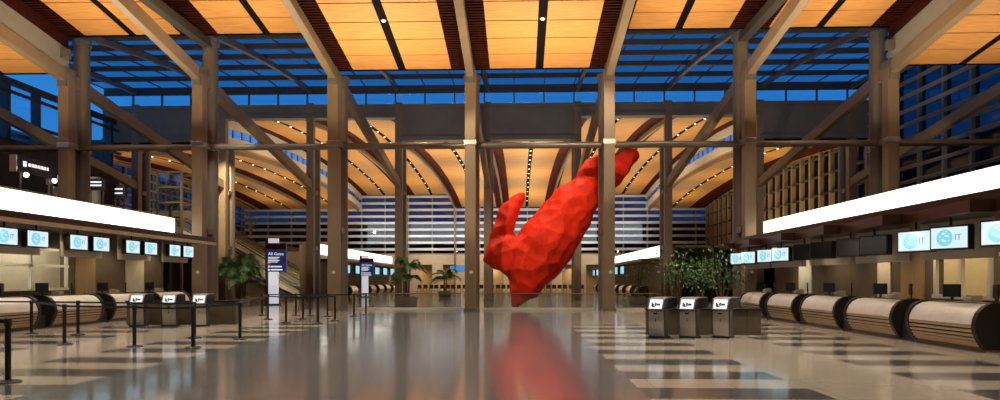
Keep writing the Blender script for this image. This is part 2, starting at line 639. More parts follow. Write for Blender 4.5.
while xx < SKX1:
    pts = [(xx, Yk, z_sky(Yk) + .17) for Yk in ys]
    g.sweep(pts, .05, .08)
    xx += BAY / 3
g.build('glazing_bar', 'steel_dark', sky)
# wall piece closing the gap between the wood ceilings' end and the skylight
for xa, xb, zz in ((WL, XJ(-3), z_low(Y1)), (XJ(-3), XJ(-1), z_high(Y1)), (XJ(-1), XJ(1), z_low(Y1)), (XJ(1), XJ(3), z_high(Y1)), (XJ(3), WR, z_low(Y1))):
    struct(MB().box(xa, xb, Y1 - .02, Y1 + .12, zz - .03, zz + .38).build('trim_edge', 'slot'))
for j in range(-4, 5):
    pts = [(XJ(j), Yk, z_sky(Yk) - .2) for Yk in ys[1:]]
    lab = ['leftmost', 'second from the left', 'third from the left', 'fourth from the left', 'middle', 'fourth from the right', 'third from the right', 'second from the right', 'rightmost'][j + 4]
    tag(MB().sweep(pts, .26, .34).build('skylight_rib', 'steel_grey'), 'curved grey steel rib under the blue skylight, %s' % lab, 'beam', 'ribs under the skylight')


# ------------------------------------------------------------------ columns
def column(j, Y, zbox, ztube, label, group, box_m, tube_m, w=.56):
    o = thing('steel_column', label, 'column', (XJ(j), Y, 0), 0, group)
    MB().box(-w / 2, w / 2, -.28, .28, 0, zbox).build('box_shaft', box_m, o, bevel=.02)
    MB().cyl((0, 1.2, 0), (0, 1.2, ztube), .39, n=28).build('round_shaft', tube_m, o, smooth=True)
    c = MB()
    for z in (4.2, 8.66):
        c.box(-w / 2 - .05, w / 2 + .05, .2, .85, z - .16, z + .16)
    c.build('clamp', 'steel_grey', o, bevel=.02)
    MB().box(-w / 2 - .06, w / 2 + .06, -.34, .34, 0, .16).build('base_plate', 'steel_grey', o)
    return o


front_labels = {
    -3: 'tall column beside the left aisle, its foot hidden by the left light box',
    -2: 'tall tan column standing at the end of the left brown canopy',
    -1: 'tall tan column between the navy pylon signs and the potted palm',
    0: 'tall tan column just left of the red sculpture, in line with its tip',
    1: 'tall tan column crossing in front of the red sculpture',
    2: 'tall column standing at the end of the right brown canopy',
    3: 'tall round column above the right light box beside an orange side face'}
for j in range(-3, 4):
    hi = abs(j) >= 2
    c = column(j, Y1, 12.3, 14.5 if hi else 12.45, front_labels[j], 'front row of tall steel columns', 'steel_tan', 'steel_grey')
    m = MB().box(-.34, .34, -.3, 1.5, 8.52, 8.80).build('tie_collar', 'metal', c, bevel=.02)
    h = MB().cyl((0, 1.2, (14.3 if hi else 12.2)), (0, 1.2, (14.6 if hi else 12.48)), .47, n=28).build('capital', 'steel_grey', c, smooth=True)
    MB().cyl((.05, -.29, 2.0), (.05, -.31, 2.0), .09, n=14).build('dial', 'metal_white', c)
back_labels = ['behind the left hanging signs, far back', 'behind the column of the left canopy', 'left of the middle, behind the escalator and the large pylon sign', 'rising beside the potted palm in the back row', 'hidden just behind the middle front column', 'between the middle of the red sculpture and the right', 'beside the small tree and the right kiosks in the back row', 'just behind the right canopy column', 'in the back row above the right light box']
for i, j in enumerate(range(-4, 5)):
    column(j, Y2, 15.7, 12.7, 'slimmer-looking back row steel column ' + back_labels[i], 'back row of steel columns', 'steel_tan', 'steel_grey', .56)

# raking beams running down from the ceiling to the back row
beam_labels = {-4: 'raking steel beam at the far left edge, falling to the back row',
               -3: 'raking steel beam meeting the column above the left light box', -2: 'raking tan beam meeting the left canopy column',
               -1: 'raking tan beam along the left side of the central ceiling', 0: 'raking tan beam down the middle of the central ceiling',
               1: 'raking tan beam along the right side of the central ceiling', 2: 'raking tan beam meeting the right canopy column',
               3: 'raking steel beam meeting the column above the right light box', 4: 'raking steel beam at the far right edge, falling to the back row'}
RS = .17


def z_rake(Y):
    return 12.25 + RS * (Y1 - Y)


for j in range(-4, 5):
    ya = 8.0 if abs(j) < 4 else Y1 - 4
    m = MB()
    m.beam((XJ(j), ya, z_rake(ya)), (XJ(j), Y2 - .2, z_rake(Y2 - .2)), .38, .66)
    o = m.build('raking_beam', 'steel_tan', bevel=.03)
    tag(o, beam_labels[j], 'beam', 'raking beams')
    if abs(j) < 4:
        MB().box(-.24, .24, -.4, .4, -.5, .5).build('end_shoe', 'steel_grey', o).location = (XJ(j), Y1, 12.2)
for j in (-2, 2):
    m = MB().box(XJ(j) - .22, XJ(j) + .22, 6, Y1 + 1.5, 14.05, 14.5)
    tag(m.build('roof_beam', 'steel_dark'), 'dark level roof beam above the %s canopy column' % ('left' if j < 0 else 'right'), 'beam', 'level roof beams')

# tie tubes between the front columns
tie_n = ['from the left wall to the leftmost column', 'between the leftmost column and the left canopy column', 'between the left canopy column and the one by the pylon signs', 'left of the middle column', 'crossing above the red sculpture', 'between the sculpture column and the right canopy column', 'between the right canopy column and the rightmost column', 'from the rightmost column to the right wall']
for i, j in enumerate(range(-4, 4)):
    x0, x1 = XJ(j) + .3, XJ(j + 1) - .3
    if j == -4:
        x0 = -32.4
    if j == 3:
        x1 = 27.3
    tag(MB().cyl((x0, Y1 + .6, 8.66), (x1, Y1 + .6, 8.66), .17, n=14).build('tie_tube', 'steel_grey', smooth=True), 'level grey tie tube ' + tie_n[i], 'pipe', 'tie tubes')
j = 3
tag(MB().cyl((XJ(3) + .3, Y1 + .6, 8.66), (27.3, Y1 + .6, 8.66), .17, n=14).build('tie_tube', 'steel_grey', smooth=True), 'level grey tie tube from the rightmost column to the right window wall', 'pipe', 'tie tubes') if False else None

# curved ribs under the back vaults
for j in (-4, -3, -2, -1, 0, 1, 2, 3):
    zf = z_vc if abs(j) <= 1 else (z_vh if abs(j) == 2 else z_vs)
    off = .25 if abs(j) <= 1 else .4
    pts = [(XJ(j), Y, zf(Y) - off) for Y in [Y2 + .3 + (Y3 - 2 - Y2) * k / 20 for k in range(21)]]
    pts += [(XJ(j), Y3 - 1.2, zf(Y3) - 1.5), (XJ(j), Y3 - 1.0, 5.4), (XJ(j), Y3 - 1.0, 0)]
    if j == 0 or abs(j) >= 3:
        pts = pts[:-3]
    lab = {-4: 'under the low left vault', -3: 'beneath the left blue window band', -2: 'in the left raised vault', -1: 'along the left edge of the central vault', 0: 'down the middle of the central vault', 1: 'along the right edge of the central vault', 2: 'in the right raised vault', 3: 'beneath the right blue window band'}[j]
    tag(MB().sweep(pts, .22, .36).build('vault_rib', 'steel_tan'), 'long curved steel rib ' + lab, 'beam', 'curved ribs of the back vaults')


# ------------------------------------------------------------------ downlights
def lights_row(xs, zf, ys, label, group, r=.075):
    first = None
    for x in xs:
        for Y in ys:
            z = zf(Y) + .03
            if first is None:
                first = thing('downlight', label, 'ceiling light', (x, Y, z), 0, group)
                MB().lathe([(r + .05, -.03), (r + .05, .0), (r, .0), (r, -.03)], n=14).build('trim_ring', 'metal', first, smooth=True)
                MB().lathe([(r, -.05), (r * .9, -.015)], n=14).build('lamp', 'lamp', first)
            else:
                dup(first, (x, Y, z))


lights_row([XJ(-1) + BAY / 2], z_low, [28.9], 'bright downlight in the front ceiling slot left of the middle beam', 'downlights in the central front ceiling', .09)
lights_row([XJ(0) + BAY / 2], z_low, [28.9], 'bright downlight in the front ceiling slot right of the middle beam', 'downlights in the central front ceiling', .09)
lights_row([XJ(k) + BAY / 2 for k in (-1, 0)], z_vc, [54 + 3 * k for k in range(14)], 'tiny downlight in a row along the central back vault', 'downlights in the central back vault')
lights_row([XJ(k) + BAY / 2 for k in (-3, -2)], z_vh, [54 + 3 * k for k in range(14)], 'tiny downlight in a row along the left raised back vault', 'downlights in the left raised vault')
lights_row([XJ(k) + BAY / 2 for k in (1, 2)], z_vh, [54 + 3 * k for k in range(14)], 'tiny downlight in a row along the right raised back vault', 'downlights in the right raised vault')
lights_row([XJ(-5) + BAY / 2, XJ(-4) + BAY / 2], z_vs, [54 + 3 * k for k in range(14)], 'tiny downlight in a row along the low left back vault', 'downlights in the low left vault')
lights_row([XJ(3) + BAY / 2], z_vs, [54 + 3 * k for k in range(14)], 'tiny downlight in a row along the low right back vault', 'downlights in the low right vault')


# ------------------------------------------------------------------ window walls
def glazed_wall(name, axis, c, a0, a1, zs, z1, step, mm, lv, glass, lstep, label, lw=.34, mw=.2, md=.5, lthick=.05, inside=-1):
    """window wall in a plane x=c or y=c; mullions, horizontal louvre blades, one glass sheet"""
    def B(m, a, b, d0, d1, z0, z1):
        if axis == 'x':
            m.box(c + d0, c + d1, a, b, z0, z1)
        else:
            m.box(a, b, c + d0, c + d1, z0, z1)
    fr = MB()
    B(fr, a0, a1, -.15, .15, zs - .2, zs)
    B(fr, a0, a1, -.15, .15, z1 - .1, z1 + .3)
    o = struct(fr.build(name, mm), label, 'window')
    g = MB()
    B(g, a0, a1, -.02, .0, zs, z1)
    g.build('pane', glass, o)
    m = MB()
    a = a0
    while a <= a1 + .01:
        B(m, a - mw / 2, a + mw / 2, -md / 2, md / 2, zs, z1)
        a += step
    m.build('mullion', mm, o)
    l = MB()
    z = zs + lstep * .6
    while z < z1:
        s = inside
        if axis == 'x':
            l.hexa([(c + s * .3, a0, z - .03), (c + s * .3, a1, z - .03), (c + s * (.3 + lw), a1, z + .12), (c + s * (.3 + lw), a0, z + .12)],
                   [(c + s * .3, a0, z - .03 + lthick), (c + s * .3, a1, z - .03 + lthick), (c + s * (.3 + lw), a1, z + .12 + lthick), (c + s * (.3 + lw), a0, z + .12 + lthick)])
        else:
            l.box(a0, a1, c + s * .3, c + s * (.3 + .08), z - lw / 2, z + lw / 2)
        z += lstep
    l.build('louver', lv, o)
    return o


glazed_wall('window_4', 'y', Y3, WL2, WR, 5.6, 14.6, BAY / 2, 'mullion_grey', 'louver', 'glass_dark', .98, 'far glazed wall with pale horizontal louvres behind the sculpture', lw=.36, mw=.16)
glazed_wall('window_5', 'x', 27.5, YB, 51.4, 4.8, 17.2, 2.6, 'mullion_grey', 'louver_dim', 'glass_dark', 1.0, 'right-hand window wall with silver louvre blades above the light box', lw=.24, mw=.2, md=.5, lthick=.03)
glazed_wall('window_10', 'x', 27.5, 51.8, Y3, 4.8, 13.2, 2.0, 'mullion', 'steel_dark', 'glass_dark', 1.7, 'far right window wall with golden lit upright fins', lw=.12, mw=.34, md=.8, lthick=.03)
glazed_wall('window_6', 'x', -32.6, YB, Y2, 10.6, 14.2, 2.6, 'steel_dark', 'steel_dark', 'glass_win', 1.8, 'tall blue windows high on the left wall with dark mullions', lw=.12, mw=.3, md=.5, inside=1)
# walls
struct(MB().box(-32.85, -32.35, YB, Y2, 0, 10.5).build('wall_left', 'wall_dark'), 'dark brown wall under the high blue windows', 'wall')
struct(MB().box(WL2 - .3, WL2, Y2, Y3, 0, 8.7).build('wall_left_rear', 'wall_brown'), 'brown left wall of the back hall beyond the escalators', 'wall')
struct(MB().box(WL2, WL, Y2 - .2, Y2 + .1, 0, 12.9).build('wall_left_return', 'wall_dark'), 'dark return wall beyond the high left windows', 'wall')
glazed_wall('window_9', 'x', WL2 - .15, Y2, Y3, 8.9, 13.6, 2.6, 'mullion_grey', 'louver_dim', 'glass_dark', 1.0, 'louvred window band high on the left wall of the back hall', lw=.2, mw=.2, md=.4, lthick=.03, inside=1)
struct(MB().box(27.3, 27.7, YB, Y3, 0, 4.6).build('wall_right', 'wall_brown'), 'brown base wall under the right window wall', 'wall')
fw = MB()
fw.box(WL2, WR, Y3 - .2, Y3 + .2, 3.9, 5.4)
x = WL2
while x < WR:
    fw.box(x, x + 1.6, Y3 - .2, Y3 + .2, 0, 3.9)
    x += BAY / 2
struct(fw.build('wall_rear', 'wall_cream'), 'cream rear wall with shop openings under the louvred windows', 'wall')
struct(MB().box(WL2, WR, Y3 + 2.6, Y3 + 2.9, 0, 4).build('wall_rear_shop', 'wall_panel'), 'warm shop interior wall seen through the rear openings', 'wall')
struct(MB().box(WL, WR, YB - .4, YB, 0, 20.4).build('wall_front', 'wall_brown'), 'entrance wall behind the viewer', 'wall')
struct(MB().box(-32.85, -32.35, YB, Y1, 14.6, 18.4).build('wall_left_upper', 'wall_dark'), 'dark wall above the high left windows', 'wall')
# dark backdrop walls added outside to hide the bright low sky
struct(MB().box(WL2 - 10, 70, Y3 + 14, Y3 + 15, 0, 11.5).build('wall_outside', 'outside'), 'dark backdrop added outside the far glazed wall', 'wall')
struct(MB().box(45, 46, 0, Y3 + 14, 0, 16).build('wall_outside_right', 'outside'), 'dark backdrop added outside the right window wall', 'wall')


# ------------------------------------------------------------------ ticket counter blocks (light box, canopy, wall behind the desks)
def light_box(x, y0, y1, z0, z1, sgn, label, bot):
    """glowing fascia facing the hall; sgn = direction of the hall along x"""
    o = thing('light_box', label, 'light box', (x, (y0 + y1) / 2, z0), 0, 'glowing white fascia boxes')
    L = (y1 - y0) / 2
    MB().box(0, -sgn * .10, -L, L, 0, z1 - z0).build('diffuser', 'light_box', o)
    MB().box(-sgn * .10, -sgn * .47, -L - .04, L + .04, bot - z0, z1 - z0 + .04).build('housing', 'panel_grey', o)
    return o


light_box(-17.8, 14.0, 33.0, 3.82, 4.77, 1, 'long glowing white light box above the left ticket counters', 3.72)
light_box(12.2, 11.0, 33.0, 3.67, 4.52, -1, 'long glowing white light box above the right ticket counters', 3.60)
light_box(-17.8, 56.0, 90.0, 3.9, 4.8, 1, 'far glowing white light box beyond the left pylon signs', 3.45)
light_box(12.2, 54.5, 98.0 - 1.5, 3.7, 4.6, -1, 'far glowing white light box right of the red sculpture', 3.45)


def canopy_left():
    pts = [(-15.5, 12.0), (-15.5, 32.6), (-18.0, 32.9), (-18.0, 12.0)]
    o = thing('canopy', 'dark brown wooden canopy over the left ticket desks', 'canopy', (0, 0, 0), 0, 'brown canopies')
    MB().prism(pts, 'z', 3.42, 3.72).build('board', 'canopy', o)
    MB().box(-15.44, -15.5, 12, 32.6, 3.36, 3.5).build('edge_trim', 'bronze', o)
    return o


canopy_left()
pts = [(12.6, 11.0)]
k = 0
Yc = 11.0
while Yc < 32.5:
    pts += [(9.75, Yc), (10.25, min(32.6, Yc + 3.35))]
    Yc += 3.4
pts += [(12.6, 32.8)]
o = thing('canopy', 'dark brown saw-toothed canopy over the right ticket desks', 'canopy', (0, 0, 0), 0, 'brown canopies')
MB().prism(pts, 'z', 3.08, 3.36).build('board', 'canopy', o)
MB().box(10.4, 12.6, 11, 32.6, 3.36, 3.6).build('upper_board', 'canopy', o)


def far_canopy(x0, x1, y0, y1, label):
    o = thing('canopy', label, 'canopy', (0, 0, 0), 0, 'brown canopies')
    MB().box(x0, x1, y0, y1, 3.2, 3.45).build('board', 'canopy', o)


far_canopy(-18.0, -15.8, 56, 90, 'far brown canopy beyond the left pylon signs')
far_canopy(12.4, 10.4, 56, 96, 'far brown canopy right of the red sculpture')


def block(name, xw, xb, y0, y1, z1, openings, m, label):
    """office block: hall-facing wall at xw with openings [(ya, yb, za, zb)], other walls plain, roof slab"""
    mb = MB()
    t = .2 if xb > xw else -.2
    ops = sorted(openings)
    y = y0
    for ya, yb, za, zb in ops:
        mb.box(xw, xw + t, y, ya, 0, z1)
        mb.box(xw, xw + t, ya, yb, 0, za)
        mb.box(xw, xw + t, ya, yb, zb, z1)
        y = yb
    mb.box(xw, xw + t, y, y1, 0, z1)
    mb.box(xw, xb, y1 - .2, y1, 0, z1)
    mb.box(xw, xb, y0, y1, z1 - .2, z1)
    mb.box(xw + t * 16, xw + t * 17, y0, y1, 0, z1)
    return struct(mb.build(name, m), label, 'wall')


block('wall_left_counter', -18.3, -30, 12, 33.0, 4.6, [(20.0, 25.6, 1.25, 2.75)], 'counter_wall', 'brown wall behind the left ticket desks with a lit opening')
block('wall_right_counter', 12.7, 27.3, 10, 33.0, 4.4, [(15.3, 17.4, 1.15, 2.25), (17.9, 20.2, 1.15, 2.25)], 'counter_wall', 'brown wall behind the right ticket desks with lit openings')
struct(MB().box(-18.3, -19.2, 56, 90.5, 0, 4.7).build('wall_left_far_counter', 'wall_brown'), 'far left counter wall under the glowing box', 'wall')
struct(MB().box(-19.2, -30, 69.5, 90.5, 0, 4.7).build('wall_left_far_office', 'wall_brown'), 'far left office block beyond the escalators', 'wall')
block('wall_right_far_counter', 12.7, 27.3, 54.5, 96, 4.5, [], 'wall_brown', 'far right counter wall under the glowing box')
struct(MB().box(-21.45, -21.35, 19, 32.8, 0, 4.3).build('wall_left_office', 'wall_cream'), 'cream office wall seen through the left opening', 'wall')
struct(MB().box(15.75, 15.85, 14, 32.8, 0, 4.1).build('wall_right_office', 'wall_cream'), 'cream office wall seen through the right windows', 'wall')
# window frames in the lit openings
fr = MB()
for ya, yb in ((15.3, 17.4), (17.9, 20.2)):
    for yy in (ya, (ya + yb) / 2, yb):
        fr.box(12.62, 12.72, yy - .06, yy + .06, 1.1, 2.3)
    fr.box(12.6, 12.72, ya - .1, yb + .1, 1.05, 1.17)
    fr.box(12.6, 12.72, ya - .1, yb + .1, 2.23, 2.33)
o = struct(fr.build('window_7', 'metal_white'), 'white framed office windows behind the right ticket desks', 'window')
fr = MB()
for yy in (20.0, 21.9, 23.7, 25.6):
    fr.box(-18.3, -18.2, yy - .05, yy + .05, 1.2, 2.8)
fr.box(-18.3, -18.2, 19.9, 25.7, 1.2, 1.3)
fr.box(-18.3, -18.2, 19.9, 25.7, 2.1, 2.2)
fr.box(-18.3, -18.2, 19.9, 25.7, 2.72, 2.82)
struct(fr.build('window_8', 'wall_white'), 'pale framed lit opening behind the left ticket desks', 'window')


# wall finish panels behind the counters (tan wood and cream strips)
def finish(xf, t, segs):
    for y0, y1, z0, z1, m, lab in segs:
        tag(MB().box(xf, xf + t, y0, y1, z0, z1).build('wall_board', m), lab, 'wall panel', 'panels behind the ticket desks')


finish(-18.3, .06, [(26.2, 27.4, 0, 3.4, 'wall_panel', 'tan wood board right of the lit opening behind the left desks'), (29.6, 31.0, 0, 3.4, 'wall_cream', 'cream board near the end of the left counter wall')])
finish(12.7, -.06, [(20.8, 22.0, 0, 3.1, 'wall_panel', 'tan lit board behind the right desks beside the office windows'), (22.6, 23.4, 0, 3.1, 'wall_cream', 'narrow cream board behind the unlit right screens'), (28.6, 29.9, 0, 3.1, 'wall_white', 'white board behind the far end of the right desks')])


# ------------------------------------------------------------------ ticket desks
def make_desk(label, sgn, L=2.35):
    """origin at floor, centre of its length; local x points to the hall, bowed front at x=0"""
    o = thing('ticket_desk', label, 'desk', (0, 0, 0), 0, 'ticket desks')
    prof = [(-.12, .30), (-.03, .42), (0.0, .56), (-.03, .70), (-.10, .84), (-.22, .95), (-.38, 1.02), (-.55, 1.05)]
    low = [p for p in prof if p[1] <= .62]
    # upper bowed white shell
    up = [(0.0, .60), (-.03, .72), (-.09, .84), (-.19, .95), (-.34, 1.03), (-.55, 1.06), (-.55, 1.01), (-.33, .98), (-.15, .90), (-.08, .80), (-.05, .70), (-.06, .60)]
    MB().prism(up, 'y', -L / 2, L / 2).build('upper_shell', 'metal_white', o, smooth=True)
    rb = MB()
    pr = [(-.16, .14), (-.10, .22), (-.05, .32), (-.015, .44), (-.005, .56)]
    for i in range(6):
        t = i / 5 * (len(pr) - 1)
        k = min(len(pr) - 2, int(t))
        f = t - k
        x = pr[k][0] + (pr[k + 1][0] - pr[k][0]) * f
        z = pr[k][1] + (pr[k + 1][1] - pr[k][1]) * f
        rb.box(x - .05, x, -L / 2, L / 2, z - .030, z + .030)
    MB().prism([(-.21, .10), (-.11, .30), (-.06, .585), (-.14, .60), (-.27, .10)], 'y', -L / 2, L / 2).build('rib_backing', 'cap_dark', o)
    rb.build('ribbed_front', 'bronze', o)
    cap = [(-.2, .06), (-.08, .22), (.01, .44), (.03, .58), (.0, .74), (-.06, .88), (-.17, 1.0), (-.33, 1.08), (-.7, 1.1), (-.85, .9), (-.85, .06)]
    for s in (-1, 1):
        a = s * L / 2
        MB().prism(cap, 'y', a, a + s * .13).build('end_panel', 'cap_dark', o)
    MB().box(-.85, -.22, -L / 2 - .12, L / 2 + .12, 0, .12).build('plinth', 'plinth', o)
    MB().box(-.85, -.5, -L / 2, L / 2, .10, .98).build('body', 'cap_dark', o)
    MB().box(-.9, -.5, -L / 2, L / 2, 1.0, 1.08).build('work_top', 'wall_brown', o)
    return o


left_starts = [14.9, 18.1, 21.3, 24.5, 27.7]
dl = ['nearest the viewer, cut by the left edge of the photo', 'second from the viewer under the first lit screens', 'third from the viewer, between two stanchions', 'fourth from the viewer, just left of the kiosks', 'last, hidden behind the kiosks']
right_starts = [14.7, 17.9, 21.1, 24.3, 27.5]
dr = ['largest and nearest, in front of the white framed windows', 'second from the viewer, below the unlit screens', 'third from the viewer, in front of the brown wall', 'fourth from the viewer, in front of the white board', 'farthest, just behind the right kiosks']
proto = None
for s, lab in list(zip(left_starts, dl))[1:]:
    lb = 'curved-front left ticket desk, ' + lab
    if proto is None:
        proto = make_desk(lb, 1)
        proto.location = (-15.5, s + 1.175, 0)
    else:
        dup(proto, (-15.5, s + 1.175, 0), 0, lb)
for s, lab in zip(right_starts, dr):
    dup(proto, (10.0, s + 1.175, 0), PI, 'curved-front right ticket desk, ' + lab)


# baggage well dividers between the desks: low brown counter block with a dark red back panel
def make_gap(label):
    o = thing('bag_well', label, 'counter', (0, 0, 0), 0, 'bag wells between the desks')
    MB().box(-.8, -.25, -.26, .26, 0, .42).build('deck', 'seat_dark', o)
    MB().box(-.85, -.7, -.26, .26, .42, 1.0).build('back_panel', 'mahogany_vault', o)
    return o


gp = None
for k, s in enumerate(left_starts[2:]):
    lb = 'low dark bag well before the %s left ticket desk' % ORD[k + 2]
    if gp is None:
        gp = make_gap(lb)
        gp.location = (-15.5, s - .42, 0)
    else:
        dup(gp, (-15.5, s - .42, 0), 0, lb)
for k, s in enumerate(right_starts[1:]):
    dup(gp, (10.0, s - .42, 0), PI, 'low dark bag well before the %s right ticket desk' % ORD[k + 1])


# desk monitors and printers
def make_monitor(label):
    o = thing('desk_monitor', label, 'monitor', (0, 0, 0), 0, 'monitors on the ticket desks')
    MB().box(-.02, .02, -.21, .21, .10, .42).build('display', 'black_gloss', o, bevel=.01)
    MB().box(-.03, .0, -.03, .03, .0, .2).build('neck', 'black', o)
    MB().box(-.10, .10, -.11, .11, 0, .02).build('foot', 'black', o)
    return o


def make_printer(label):
    o = thing('ticket_printer', label, 'printer', (0, 0, 0), 0, 'printers on the ticket desks')
    MB().prism([(-.14, 0), (.14, 0), (.14, .09), (.06, .16), (-.14, .16)], 'y', -.13, .13).build('case', 'panel_grey', o, bevel=.012)
    MB().box(.02, .1, -.1, .1, .135, .15).build('paper_slot', 'black', o)
    return o


mon = pri = None
for side, starts in ((-1, left_starts[1:]), (1, right_starts)):
    for k, s in enumerate(starts):
        for q, dy in enumerate((.25, 1.75)):
            x = -16.2 if side < 0 else 10.7
            w = 'left' if side < 0 else 'right'
            lb = 'black desk monitor on the %s %s ticket desk, %s end' % (ORD[k] if side > 0 else ORD[k + 1], w, 'nearer' if q == 0 else 'farther')
            if mon is None:
                mon = make_monitor(lb)
                mon.location = (x, s + dy, 1.08)
            else:
                dup(mon, (x, s + dy, 1.08), (0 if side < 0 else PI) + (.5 if q else -.4), lb)
        lb = 'grey ticket printer on the %s %s ticket desk' % (ORD[k] if side > 0 else ORD[k + 1], w)
        if pri is None:
            pri = make_printer(lb)
            pri.location = (x, s + 1.0, 1.08)
        else:
            dup(pri, (x, s + 1.0, 1.08), 0 if side < 0 else PI, lb)


# ------------------------------------------------------------------ hanging screens
def make_screen(label, lit, W=.97, H=.58, ceil=0.48):
    """faces local +x"""
    o = thing('hanging_screen', label, 'screen', (0, 0, 0), 0, 'screens above the left ticket desks')
    MB().box(-.17, 0, -W / 2, W / 2, -H / 2, H / 2).build('case', 'black', o, bevel=.012)
    d = MB().box(0, .012, -W / 2 + .045, W / 2 - .045, -H / 2 + .045, H / 2 - .045).build('display', 'screen_on' if lit else 'screen_off', o)
    if lit:
        n = 28
        g = MB()
        g.cyl((.012, -.10, 0), (.016, -.10, 0), .20, n=n)
        g.build('globe_emblem', 'screen_globe', d)
        c = MB()
        for ya, za, ra in ((-.14, .10, .030), (-.11, .11, .026), (-.05, .05, .034), (-.02, .03, .026), (-.16, -.04, .026), (-.12, -.07, .036), (-.08, -.09, .026), (-.2, .03, .02), (.0, -.06, .02), (-.06, .15, .018)):
            c.prism([(ya - ra * 1.6, za), (ya, za + ra * .8), (ya + ra * 1.7, za + ra * .2), (ya + ra * .4, za - ra * .8)], 'x', .016, .019)
        c.build('cloud_mark', 'screen_on', d)
        text('IT', .20, 'screen_text', d, (.014, .14, 0), (R(90), 0, R(90)), 'lettering')
    MB().cyl((-.06, 0, H / 2), (-.06, 0, ceil), .03, n=10).build('hanger', 'black', o)
    return o


lus = [(6, 'first and nearest, cut by the left edge'), (38, 'second from the left edge'), (79, 'third from the left edge'), (101.5, 'fourth from the left edge'), (133, 'fifth from the left edge'), (151, 'sixth from the left edge'), (175, 'next to last before the column'), (188.5, 'last, nearest the tan column')]
lit_s = None
LX = -15.7
for u, lab in lus:
    Yp = Yat(u, LX)
    z = 2.94
    if lit_s is None:
        lit_s = make_screen('lit check-in screen under the left canopy, ' + lab, True)
        lit_s.location = (LX, Yp, z)
    else:
        dup(lit_s, (LX, Yp, z), 0, 'lit check-in screen under the left canopy, ' + lab)
rus = [(1003, 1, 'cut by the right edge of the photo'), (949, 1, 'large, second from the right edge'), (914, 1, 'large, third from the right edge'), (873, 0, 'nearer of the pair beside the lit pair'), (849, 0, 'farther of the pair beside the lit pair'), (821, 0, 'nearer of the small far pair'), (803, 0, 'farther of the small far pair'), (780, 1, 'small, nearer one right of the tan column'), (765, 1, 'small, farther one right of the tan column'), (748, 1, 'tiny, nearer one in front of the tan column'), (737, 1, 'tiny, farthest one at the canopy tip')]
dark_s = None
RX = 10.15
RZ = PI + R(20)
for u, lit, lab in rus:
    Yp = Yat(u, RX)
    z = 2.60
    lb = ('lit check-in screen under the right canopy, ' if lit else 'switched-off black screen under the right canopy, ') + lab
    if lit:
        dup(lit_s, (RX, Yp, z), RZ, lb, 'screens above the right ticket desks')
    elif dark_s is None:
        dark_s = make_screen(lb, False)
        dark_s['group'] = 'screens above the right ticket desks'
        dark_s.location = (RX, Yp, z)
        dark_s.rotation_euler = (0, 0, RZ)
    else:
        dup(dark_s, (RX, Yp, z), RZ, lb)


# pale panels carrying the pairs of screens
def back_panel(x, y, L, rz, z0, z1, lab):
    o = thing('screen_panel', lab, 'panel', (x, y, z0), rz, 'pale panels behind the screens')
    MB().box(-.05, 0, -L / 2, L / 2, 0, z1 - z0).build('board', 'panel_grey', o, bevel=.01)
    MB().box(-.09, -.05, -L / 2 + .1, L / 2 - .1, .1, z1 - z0 - .02).build('stiffener', 'steel_dark', o)
    for s in (-1, 1):
        MB().cyl((-.03, s * L * .3, z1 - z0 - .05), (-.03, s * L * .3, (3.08 if x > 0 else 3.42) - z0), .025, n=8).build('hanger', 'black', o)


prs = [(1003, 1003 + 30), (914, 949), (849, 873), (803, 821), (765, 780), (737, 748)]
pn = ['cut by the right edge', 'behind the big lit pair', 'behind the larger unlit pair', 'behind the smaller unlit pair', 'behind the small lit pair right of the column', 'behind the tiny lit pair at the canopy tip']
for (a, b), lab in zip(prs, pn):
    Ya, Yb = Yat(a, RX), Yat(b, RX)
    back_panel(RX + .62, (Ya + Yb) / 2 + .05, abs(Ya - Yb) + .95, RZ - R(12), 2.12, 3.07, 'pale grey panel under the right canopy, ' + lab)
lp = [(6, 38), (79, 101.5), (133, 151), (175, 188.5)]
pn = ['behind the nearest pair of screens', 'behind the second pair of screens', 'behind the third pair of screens', 'behind the pair beside the column']
for (a, b), lab in zip(lp, pn):
    Ya, Yb = Yat(a, LX), Yat(b, LX)
    back_panel(LX - .30, (Ya + Yb) / 2, abs(Ya - Yb) + 1.0, 0, 2.42, 3.41, 'grey panel under the left canopy, ' + lab)


